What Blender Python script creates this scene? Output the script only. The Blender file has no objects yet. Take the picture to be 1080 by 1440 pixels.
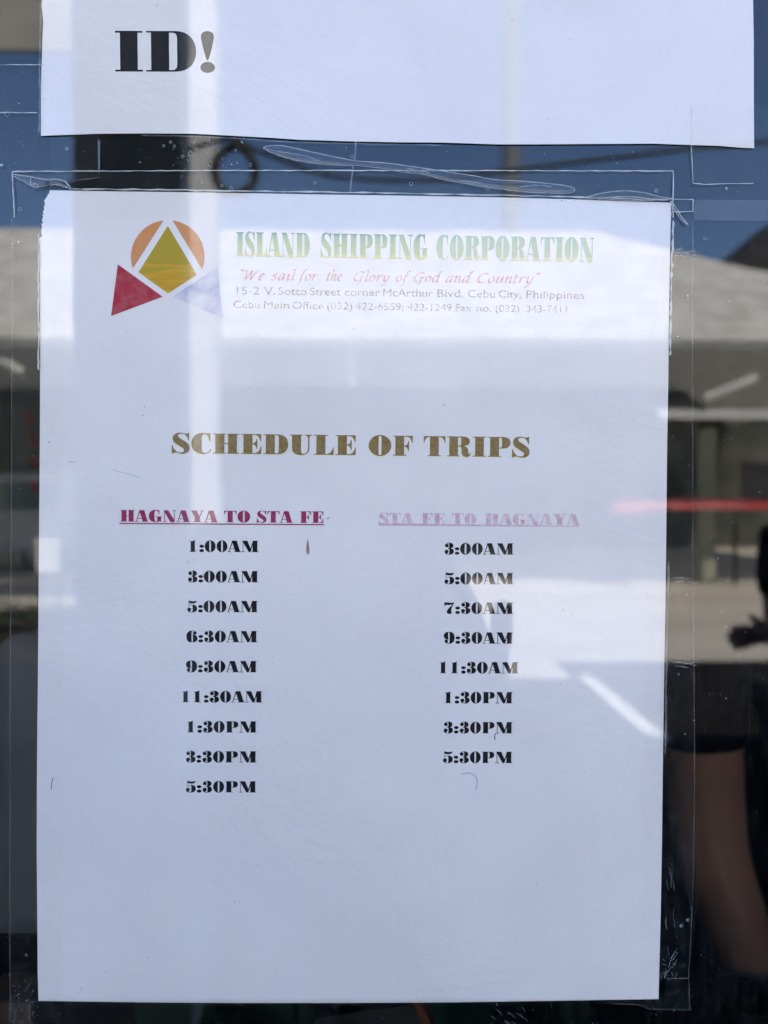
import bpy, bmesh, math, random
from mathutils import Vector, Matrix
from mathutils.geometry import tessellate_polygon
random.seed(7)
SC = bpy.context.scene
COL = SC.collection

# ------------------------------------------------------------------ camera
CAM_D, CAM_Z, FOC = 0.2556, 1.45, 1040.0          # metres from the glass, height, focal length in photo pixels
cam_data = bpy.data.cameras.new('camera')
cam_data.sensor_fit = 'VERTICAL'; cam_data.sensor_height = 36.0; cam_data.lens = 26.0
cam_data.clip_start = 0.01; cam_data.clip_end = 2000
cam_data.dof.use_dof = True; cam_data.dof.focus_distance = 0.2552; cam_data.dof.aperture_fstop = 8.0
cam = bpy.data.objects.new('camera', cam_data); COL.objects.link(cam)
yaw, pitch = math.atan(16/FOC), math.atan(17/FOC)
fwd = Vector((math.tan(yaw), 1.0, -math.tan(pitch))).normalized()
right = fwd.cross(Vector((0, 0, 1))).normalized(); up = right.cross(fwd)
M = Matrix((right, up, -fwd)).transposed().to_4x4(); M.translation = Vector((0, -CAM_D, CAM_Z))
cam.matrix_world = M
SC.camera = cam

def ray(u, v):
    return right*((u-540)/FOC) + up*((720-v)/FOC) + fwd
def G(u, v, y=0.0):
    """point where the line of sight (u, v) meets the vertical plane y"""
    d = ray(u, v); t = (y+CAM_D)/d.y
    return Vector((d.x*t, y, CAM_Z+d.z*t))
def R(u, v, Y):
    """place Y metres in front of the glass that the glass mirrors at (u, v)"""
    d = ray(u, v); t = (Y+CAM_D)/d.y
    return Vector((d.x*t, -Y, CAM_Z+d.z*t))

# ------------------------------------------------------------------ world, sun, exposure
SUN = Vector((0.25, 0.60, 0.77)).normalized()
w = bpy.data.worlds.new("World"); SC.world = w; w.use_nodes = True
nt = w.node_tree; nt.nodes.clear()
out = nt.nodes.new('ShaderNodeOutputWorld'); bg = nt.nodes.new('ShaderNodeBackground'); sky = nt.nodes.new('ShaderNodeTexSky')
sky.sky_type = 'NISHITA'; sky.sun_disc = False
sky.sun_elevation = math.asin(SUN.z); sky.sun_rotation = math.atan2(SUN.x, SUN.y)
sky.air_density = 0.85; sky.dust_density = 0.1; sky.ozone_density = 5.0
bg.inputs['Strength'].default_value = 0.15
nt.links.new(sky.outputs[0], bg.inputs['Color']); nt.links.new(bg.outputs[0], out.inputs['Surface'])
sl = bpy.data.lights.new('sun', 'SUN'); sl.energy = 4.7; sl.angle = math.radians(0.5); sl.color = (1.0, 0.89, 0.73)
so = bpy.data.objects.new('sun', sl); COL.objects.link(so)
so.rotation_euler = (-SUN).to_track_quat('-Z', 'Y').to_euler(); so.location = (3, 3, 12)
SC.view_settings.view_transform = 'Standard'; SC.view_settings.look = 'None'
SC.view_settings.exposure = 2.22; SC.view_settings.gamma = 1.0

# ------------------------------------------------------------------ materials
MATS = {}
GLOSS_IOR = 1.85
def base(name):
    m = bpy.data.materials.new(name); m.use_nodes = True
    n = m.node_tree; n.nodes.clear()
    o = n.nodes.new('ShaderNodeOutputMaterial')
    return m, n, o
def noise_col(n, c1, c2, scale, detail=4, lo=.35, hi=.65, rough=.55):
    g = n.nodes.new('ShaderNodeNewGeometry'); t = n.nodes.new('ShaderNodeTexNoise')
    t.inputs['Scale'].default_value = scale; t.inputs['Detail'].default_value = detail; t.inputs['Roughness'].default_value = rough
    n.links.new(g.outputs['Position'], t.inputs['Vector'])
    r = n.nodes.new('ShaderNodeMapRange'); r.inputs['From Min'].default_value = lo; r.inputs['From Max'].default_value = hi
    n.links.new(t.outputs['Fac'], r.inputs['Value'])
    mx = n.nodes.new('ShaderNodeMix'); mx.data_type = 'RGBA'
    mx.inputs[6].default_value = (*c1, 1); mx.inputs[7].default_value = (*c2, 1)
    n.links.new(r.outputs[0], mx.inputs[0])
    return mx.outputs[2]
def film_normal(n, strength=0.85):
    """the faint waviness of the clear film that covers paper and print alike"""
    g = n.nodes.new('ShaderNodeNewGeometry')
    t = n.nodes.new('ShaderNodeTexNoise'); t.inputs['Scale'].default_value = 38; t.inputs['Detail'].default_value = 2
    n.links.new(g.outputs['Position'], t.inputs['Vector'])
    b = n.nodes.new('ShaderNodeBump'); b.inputs['Strength'].default_value = 0.5*strength; b.inputs['Distance'].default_value = 0.00006
    n.links.new(t.outputs['Fac'], b.inputs['Height'])
    return b.outputs[0]
def film_mat(name, colour, col_socket=None, ior=GLOSS_IOR, rough=0.012, tint=None, wav=1.0):
    m, n, o = base(name)
    d = n.nodes.new('ShaderNodeBsdfDiffuse'); d.inputs['Color'].default_value = (*colour, 1)
    g2 = n.nodes.new('ShaderNodeNewGeometry'); t2 = n.nodes.new('ShaderNodeTexNoise'); t2.inputs['Scale'].default_value = 16; t2.inputs['Detail'].default_value = 5; t2.inputs['Roughness'].default_value = .6; t2.inputs['Distortion'].default_value = .6
    n.links.new(g2.outputs['Position'], t2.inputs['Vector']); b2 = n.nodes.new('ShaderNodeBump'); b2.inputs['Strength'].default_value = 1; b2.inputs['Distance'].default_value = .0011
    n.links.new(t2.outputs['Fac'], b2.inputs['Height']); n.links.new(b2.outputs[0], d.inputs['Normal'])
    if col_socket: n.links.new(col_socket(n), d.inputs['Color'])
    g = n.nodes.new('ShaderNodeBsdfGlossy'); g.inputs['Roughness'].default_value = rough
    f = n.nodes.new('ShaderNodeFresnel'); f.inputs['IOR'].default_value = ior
    nm = film_normal(n, wav*0.85); n.links.new(nm, g.inputs['Normal']); n.links.new(nm, f.inputs['Normal'])
    x = n.nodes.new('ShaderNodeMixShader'); n.links.new(f.outputs[0], x.inputs[0])
    n.links.new(d.outputs[0], x.inputs[1]); n.links.new(g.outputs[0], x.inputs[2]); n.links.new(x.outputs[0], o.inputs[0])
    return m
def clear_mat(name, tint, ior, rough=0.0, wav=0.6, haze=0.0, haze_col=(.8, .82, .8)):
    m, n, o = base(name)
    d = n.nodes.new('ShaderNodeBsdfTransparent'); d.inputs['Color'].default_value = (*tint, 1)
    first = d
    if haze:
        df = n.nodes.new('ShaderNodeBsdfDiffuse'); df.inputs['Color'].default_value = (*haze_col, 1)
        mh = n.nodes.new('ShaderNodeMixShader'); mh.inputs[0].default_value = haze
        if name == 'window_glass':
            g3 = n.nodes.new('ShaderNodeNewGeometry'); mp = n.nodes.new('ShaderNodeMapping'); mp.inputs['Scale'].default_value = (520, 520, 60); n.links.new(g3.outputs['Position'], mp.inputs[0])
            t3 = n.nodes.new('ShaderNodeTexNoise'); t3.inputs['Scale'].default_value = 1; t3.inputs['Detail'].default_value = 6; n.links.new(mp.outputs[0], t3.inputs['Vector'])
            t4 = n.nodes.new('ShaderNodeTexNoise'); t4.inputs['Scale'].default_value = 30; t4.inputs['Detail'].default_value = 5; n.links.new(g3.outputs['Position'], t4.inputs['Vector'])
            m1 = n.nodes.new('ShaderNodeMath'); m1.operation = 'MULTIPLY'; n.links.new(t3.outputs['Fac'], m1.inputs[0]); n.links.new(t4.outputs['Fac'], m1.inputs[1])
            r1 = n.nodes.new('ShaderNodeMapRange'); r1.inputs['From Min'].default_value = .22; r1.inputs['From Max'].default_value = .50; r1.inputs['To Max'].default_value = haze; n.links.new(m1.outputs[0], r1.inputs['Value']); n.links.new(r1.outputs[0], mh.inputs[0])
        if name == 'clear_tape':
            hz = noise_col(n, (.2*haze,)*3, (haze,)*3, 260, 5, .42, .75); n.links.new(hz, mh.inputs[0])
        n.links.new(d.outputs[0], mh.inputs[1]); n.links.new(df.outputs[0], mh.inputs[2]); first = mh
    if ior:
        g = n.nodes.new('ShaderNodeBsdfGlossy'); g.inputs['Roughness'].default_value = rough
        f = n.nodes.new('ShaderNodeFresnel'); f.inputs['IOR'].default_value = ior
        if wav:
            nm = film_normal(n, wav*0.85); n.links.new(nm, g.inputs['Normal']); n.links.new(nm, f.inputs['Normal'])
        x = n.nodes.new('ShaderNodeMixShader'); n.links.new(f.outputs[0], x.inputs[0])
        n.links.new(first.outputs[0], x.inputs[1]); n.links.new(g.outputs[0], x.inputs[2]); n.links.new(x.outputs[0], o.inputs[0])
    else:
        n.links.new(first.outputs[0], o.inputs[0])
    return m
def plain(name, c1, c2=None, scale=8, rough=.7, metal=0.0, bump=0.0, spec=.5):
    m, n, o = base(name)
    p = n.nodes.new('ShaderNodeBsdfPrincipled')
    p.inputs['Roughness'].default_value = rough; p.inputs['Metallic'].default_value = metal
    p.inputs['Specular IOR Level'].default_value = spec
    c2 = c2 or tuple(min(1, x*1.25) for x in c1)
    n.links.new(noise_col(n, c1, c2, scale), p.inputs['Base Color'])
    if bump:
        g = n.nodes.new('ShaderNodeNewGeometry'); t = n.nodes.new('ShaderNodeTexNoise'); t.inputs['Scale'].default_value = scale*6
        n.links.new(g.outputs['Position'], t.inputs['Vector'])
        b = n.nodes.new('ShaderNodeBump'); b.inputs['Distance'].default_value = bump; n.links.new(t.outputs['Fac'], b.inputs['Height'])
        n.links.new(b.outputs[0], p.inputs['Normal'])
    n.links.new(p.outputs[0], o.inputs[0])
    return m

def paper_colour(n):
    a = noise_col(n, (.825, .745, .690), (.890, .808, .742), 22, 5, .3, .7)
    # fibres: a very faint fine mottling
    g = n.nodes.new('ShaderNodeNewGeometry'); t = n.nodes.new('ShaderNodeTexNoise'); t.inputs['Scale'].default_value = 900; t.inputs['Detail'].default_value = 3
    n.links.new(g.outputs['Position'], t.inputs['Vector'])
    r = n.nodes.new('ShaderNodeMapRange'); r.inputs['To Min'].default_value = .955; r.inputs['To Max'].default_value = 1.02
    n.links.new(t.outputs['Fac'], r.inputs['Value'])
    mx = n.nodes.new('ShaderNodeVectorMath'); mx.operation = 'SCALE'
    n.links.new(a, mx.inputs[0]); n.links.new(r.outputs[0], mx.inputs['Scale'])
    return mx.outputs[0]
PAPER = (.86, .78, .72)
def worn(c, amount, scale=1500, base_c=PAPER):
    """ink that has flaked: c where it holds, paper where it has gone"""
    def f(n):
        c1 = tuple(c[i]*(1-amount)+base_c[i]*amount for i in range(3))
        return noise_col(n, c, c1, scale, 3, .38, .62)
    return f
def gradient_ink(stops):
    def f(n):
        tc = n.nodes.new('ShaderNodeTexCoord'); sp = n.nodes.new('ShaderNodeSeparateXYZ')
        n.links.new(tc.outputs['Object'], sp.inputs[0])
        r = n.nodes.new('ShaderNodeMapRange'); r.inputs['From Min'].default_value = -0.0002; r.inputs['From Max'].default_value = 0.0085
        n.links.new(sp.outputs['Z'], r.inputs['Value'])
        t = n.nodes.new('ShaderNodeTexNoise'); t.inputs['Scale'].default_value = 700; n.links.new(tc.outputs['Object'], t.inputs['Vector'])
        s = n.nodes.new('ShaderNodeMath'); s.operation = 'MULTIPLY_ADD'; s.inputs[1].default_value = .12; n.links.new(t.outputs['Fac'], s.inputs[0]); n.links.new(r.outputs[0], s.inputs[2])
        ad = n.nodes.new('ShaderNodeMath'); ad.operation = 'SUBTRACT'; ad.inputs[1].default_value = .06; n.links.new(s.outputs[0], ad.inputs[0])
        cr = n.nodes.new('ShaderNodeValToRGB'); e = cr.color_ramp.elements
        e[0].position, e[0].color = stops[0][0], (*stops[0][1], 1); e[1].position, e[1].color = stops[-1][0], (*stops[-1][1], 1)
        for p, c in stops[1:-1]:
            k = e.new(p); k.color = (*c, 1)
        n.links.new(ad.outputs[0], cr.inputs[0])
        return cr.outputs[0]
    return f
def banded_ink(n):
    tc = n.nodes.new('ShaderNodeTexCoord'); mp = n.nodes.new('ShaderNodeMapping')
    mp.inputs['Scale'].default_value = (45, 1, 420); n.links.new(tc.outputs['Object'], mp.inputs[0])
    t = n.nodes.new('ShaderNodeTexNoise'); t.inputs['Scale'].default_value = 1; t.inputs['Detail'].default_value = 4; n.links.new(mp.outputs[0], t.inputs['Vector'])
    sp = n.nodes.new('ShaderNodeSeparateXYZ'); n.links.new(tc.outputs['Object'], sp.inputs[0])
    r = n.nodes.new('ShaderNodeMapRange'); r.inputs['From Min'].default_value = -.0135; r.inputs['From Max'].default_value = .010
    n.links.new(sp.outputs['Z'], r.inputs['Value'])
    s = n.nodes.new('ShaderNodeMath'); s.operation = 'MULTIPLY_ADD'; s.inputs[1].default_value = .75; n.links.new(t.outputs['Fac'], s.inputs[0]); n.links.new(r.outputs[0], s.inputs[2])
    cr = n.nodes.new('ShaderNodeValToRGB'); e = cr.color_ramp.elements
    e[0].position, e[0].color = .42, (.82, .45, .03, 1); e[1].position, e[1].color = 1.15 if False else 1.0, (.47, .325, .035, 1)
    for p, c in ((.56, (.80, .41, .03)), (.62, (.56, .31, .03)), (.72, (.70, .37, .035)), (.80, (.55, .315, .03)), (.9, (.68, .37, .035))):
        k = e.new(p); k.color = (*c, 1)
    n.links.new(s.outputs[0], cr.inputs[0])
    return cr.outputs[0]
def lilac_ink(n):
    tc = n.nodes.new('ShaderNodeTexCoord')
    t = n.nodes.new('ShaderNodeTexNoise'); t.inputs['Scale'].default_value = 130; t.inputs['Detail'].default_value = 3; n.links.new(tc.outputs['Object'], t.inputs['Vector'])
    cr = n.nodes.new('ShaderNodeValToRGB'); e = cr.color_ramp.elements
    e[0].position, e[0].color = .36, (.42, .43, .55, 1); e[1].position, e[1].color = .62, (.76, .72, .70, 1)
    k = e.new(.5); k.color = (.68, .61, .66, 1)
    n.links.new(t.outputs['Fac'], cr.inputs[0])
    return cr.outputs[0]

m_paper = film_mat('paper_under_film', PAPER, paper_colour)
m_paper_edge = plain('paper_edge', (.75, .76, .78), rough=.8)
m_black = film_mat('ink_black', (.014, .014, .016), worn((.013, .013, .014), .012, 900))
m_gold = film_mat('ink_gold', (.26, .165, .05), worn((.245, .15, .042), .10, 1100))
m_goldf = film_mat('ink_gold_fringe', (.80, .74, .36))
m_magenta = film_mat('ink_magenta', (.30, .016, .085), worn((.32, .016, .085), .06))
m_magf = film_mat('ink_pink_fringe', (.80, .55, .66))
m_pink = film_mat('ink_faded_pink', (.66, .40, .48), worn((.64, .36, .44), .5, 420))
m_pinkline = film_mat('ink_faded_underline', (.66, .42, .50), worn((.66, .42, .50), .3, 500))
m_title = film_mat('ink_green_gradient', (.3, .5, .3), gradient_ink([(0, (.72, .60, .16)), (.08, (.60, .55, .22)), (.14, (.44, .48, .24)), (.55, (.33, .44, .22)), (.8, (.18, .37, .24)), (.95, (.05, .22, .17))]))
m_title2 = film_mat('ink_pale_green_gradient', (.3, .5, .3), gradient_ink([(0, (.72, .62, .30)), (.08, (.66, .60, .32)), (.14, (.46, .50, .30)), (.6, (.38, .49, .32)), (.95, (.26, .44, .33))]))
m_titlef = film_mat('ink_green_fringe', (.66, .82, .76))
m_slogan = film_mat('ink_faded_red', (.80, .36, .36), worn((.76, .25, .24), .50, 900))
m_addr = film_mat('ink_faded_brown', (.50, .38, .36), worn((.30, .17, .14), .62, 1250))
m_addr2 = film_mat('ink_faded_tan', (.55, .42, .36), worn((.36, .22, .15), .68, 900))
m_orange = film_mat('ink_orange', (.72, .30, .11), worn((.68, .27, .09), .06, 300))
m_red = film_mat('ink_red', (.46, .035, .055), worn((.44, .032, .05), .06, 300))
m_yellow = film_mat('ink_yellow_olive', (.5, .4, .05), banded_ink)
m_lilac = film_mat('ink_faded_lilac', (.6, .6, .7), lilac_ink)
m_logof = film_mat('ink_logo_fringe', (.80, .72, .55))
m_speck = film_mat('dirt_speck', (.04, .04, .035))
m_stain = film_mat('brown_stain', (.30, .22, .10), worn((.26, .18, .07), .3, 900))
m_pencil = film_mat('faint_scratch', (.50, .51, .56))
m_glass = clear_mat('window_glass', (.72, .73, .72), GLOSS_IOR, haze=.03, haze_col=(.6, .6, .56))
m_glass_back = clear_mat('window_glass_rear', (.92, .94, .93), 0)
m_tape = clear_mat('clear_tape', (.999, .999, .996), 1.12, .02, 1.0, .022, (.80, .78, .72))
m_hazy = clear_mat('hazy_tape', (.99, .99, .99), 1.2, .1, 1.0, .07, (.75, .78, .85))
m_edge_glint = clear_mat('tape_edge_glint', (1, 1, 1), 1.5, .15, 0, .50, (.92, .90, .80))  # light caught on tape edges and ridges, put into a whitish colour
m_edge_glint_dim = clear_mat('tape_edge_glint_dim', (1, 1, 1), 1.3, .15, 0, .16, (.85, .85, .78))  # weaker version of that edge light, also held in the colour
m_sliver = clear_mat('tape_sliver', (.9, .93, .95), 1.5, .1, 0, .16, (.55, .72, .9))
m_crease = clear_mat('tape_crease', (1, 1, 1), 1.45, .12, 0, .62, (.90, .91, .90))
m_crease_fill = clear_mat('tape_bubble', (.97, .98, 1), 1.35, .08, 0, .05, (.6, .78, .95))
m_dust = clear_mat('glass_dust', (1, 1, 1), 1.4, .3, 0, .35, (.8, .84, .86))

# ------------------------------------------------------------------ object helpers
def link(name, me, mat=None, parent=None):
    o = bpy.data.objects.new(name, me); COL.objects.link(o)
    if mat is not None and me is not None and not me.materials: me.materials.append(mat)
    if parent is not None:
        o.parent = parent; o.matrix_parent_inverse = Matrix.Identity(4)
    return o
def local(o):
    """turn world-space vertices of a child of an unrotated thing into the thing's own space"""
    p = o.parent
    if p is not None:
        q = p.location.copy(); g = p.parent
        while g is not None: q += g.location; g = g.parent
        o.data.transform(Matrix.Translation(-q))
    return o
def tag(o, label=None, cat=None, group=None, kind=None):
    if label: o['label'] = label
    if cat: o['category'] = cat
    if group: o['group'] = group
    if kind: o['kind'] = kind
    return o
def empty(name, loc, label=None, cat=None, group=None):
    o = bpy.data.objects.new(name, None); COL.objects.link(o); o.location = loc; o.empty_display_size = .05
    return tag(o, label, cat, group)
def from_bm(name, bm, mat, parent=None, smooth=False):
    me = bpy.data.meshes.new(name); bmesh.ops.recalc_face_normals(bm, faces=bm.faces[:]); bm.to_mesh(me); bm.free()
    if smooth:
        for p in me.polygons: p.use_smooth = True
    o = link(name, me, mat, parent)
    return local(o)
def box(bm, lo, hi, bevel=0.0):
    r = bmesh.ops.create_cube(bm, size=1.0)
    lo, hi = Vector(lo), Vector(hi)
    for v in r['verts']: v.co = Vector(((lo.x+hi.x)/2+v.co.x*(hi.x-lo.x), (lo.y+hi.y)/2+v.co.y*(hi.y-lo.y), (lo.z+hi.z)/2+v.co.z*(hi.z-lo.z)))
    if bevel:
        ed = list({e for v in r['verts'] for e in v.link_edges})
        bmesh.ops.bevel(bm, geom=ed, offset=bevel, segments=2, affect='EDGES', profile=.6)
def boxo(name, lo, hi, mat, parent=None, bevel=0.0):
    bm = bmesh.new(); box(bm, lo, hi, bevel); return from_bm(name, bm, mat, parent)
def tube(bm, pts, r, seg=8, closed=False):
    pts = [Vector(p) for p in pts]; rings = []; n = len(pts)
    for i, p in enumerate(pts):
        a = pts[i-1] if (i or closed) else pts[0]; b = pts[(i+1) % n] if (i < n-1 or closed) else pts[-1]
        t = (b-a).normalized(); s = t.cross(Vector((0, 1, 0)) if abs(t.y) < .9 else Vector((1, 0, 0))).normalized(); q = t.cross(s)
        rr = r[i] if isinstance(r, (list, tuple)) else r
        rings.append([bm.verts.new(p+(s*math.cos(k*2*math.pi/seg)+q*math.sin(k*2*math.pi/seg))*rr) for k in range(seg)])
    for i in range(n if closed else n-1):
        A, B = rings[i], rings[(i+1) % n]
        for k in range(seg): bm.faces.new((A[k], A[(k+1) % seg], B[(k+1) % seg], B[k]))
    if not closed: bm.faces.new(rings[0]); bm.faces.new(rings[-1][::-1])
def smooth_pts(pts, n=6, closed=False):
    P = [Vector(p) for p in pts]; out_ = []; N = len(P)
    for i in range(N if closed else N-1):
        p0 = P[i-1] if (i or closed) else P[0]; p1 = P[i]; p2 = P[(i+1) % N]; p3 = P[(i+2) % N] if (closed or i+2 < N) else P[-1]
        for k in range(n):
            t = k/n
            out_.append(.5*((2*p1)+(p2-p0)*t+(2*p0-5*p1+4*p2-p3)*t*t+(-p0+3*p1-3*p2+p3)*t**3))
    if not closed: out_.append(P[-1])
    return out_

# ------------------------------------------------------------------ lettering: a fat-face roman drawn as outlines
def parse(s):
    out_ = []; tk = s.replace(',', ' ').split(); i = 0; cur = (0, 0)
    while i < len(tk):
        c = tk[i]; i += 1
        if c in 'ML':
            cur = (float(tk[i]), float(tk[i+1])); i += 2; out_.append(cur)
            while i < len(tk) and tk[i] not in 'MLCZ':
                cur = (float(tk[i]), float(tk[i+1])); i += 2; out_.append(cur)
        elif c == 'C':
            while i < len(tk) and tk[i] not in 'MLCZ':
                a = [float(x) for x in tk[i:i+6]]; i += 6
                p = [cur, (a[0], a[1]), (a[2], a[3]), (a[4], a[5])]
                for k in range(1, 9):
                    t = k/8; u = 1-t
                    out_.append((u**3*p[0][0]+3*u*u*t*p[1][0]+3*u*t*t*p[2][0]+t**3*p[3][0], u**3*p[0][1]+3*u*u*t*p[1][1]+3*u*t*t*p[2][1]+t**3*p[3][1]))
                cur = p[3]
    if len(out_) > 1 and abs(out_[0][0]-out_[-1][0])+abs(out_[0][1]-out_[-1][1]) < 1e-6: out_.pop()
    return out_
def rc(a, b, c, d): return [[(a, b), (c, b), (c, d), (a, d)]]
def ell(cx, cy, rx, ry, n=32, p=2.0):
    o = []
    for k in range(n):
        t = 2*math.pi*k/n; c, s = math.cos(t), math.sin(t)
        o.append((cx+rx*math.copysign(abs(c)**(2/p), c), cy+ry*math.copysign(abs(s)**(2/p), s)))
    return o
def pp(*s): return [parse(x) for x in s]
SIX = ["M 44 -3 C 16 -3 0 18 0 50 C 0 82 20 103 52 103 C 74 103 90 94 90 80 C 90 71 84 65 75 65 C 65 65 59 71 59 79 C 59 87 65 92 70 93 C 68 97 62 98 58 98 C 50 98 46 92 46 80 L 46 58 C 50 63 56 65 64 65 C 84 65 98 52 98 32 C 98 10 80 -3 52 -3 Z", "M 46 12 C 46 5 48 2 52 2 C 56 2 58 5 58 12 L 58 48 C 58 56 56 60 52 60 C 48 60 46 56 46 48 Z"]
six = pp(*SIX)
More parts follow.
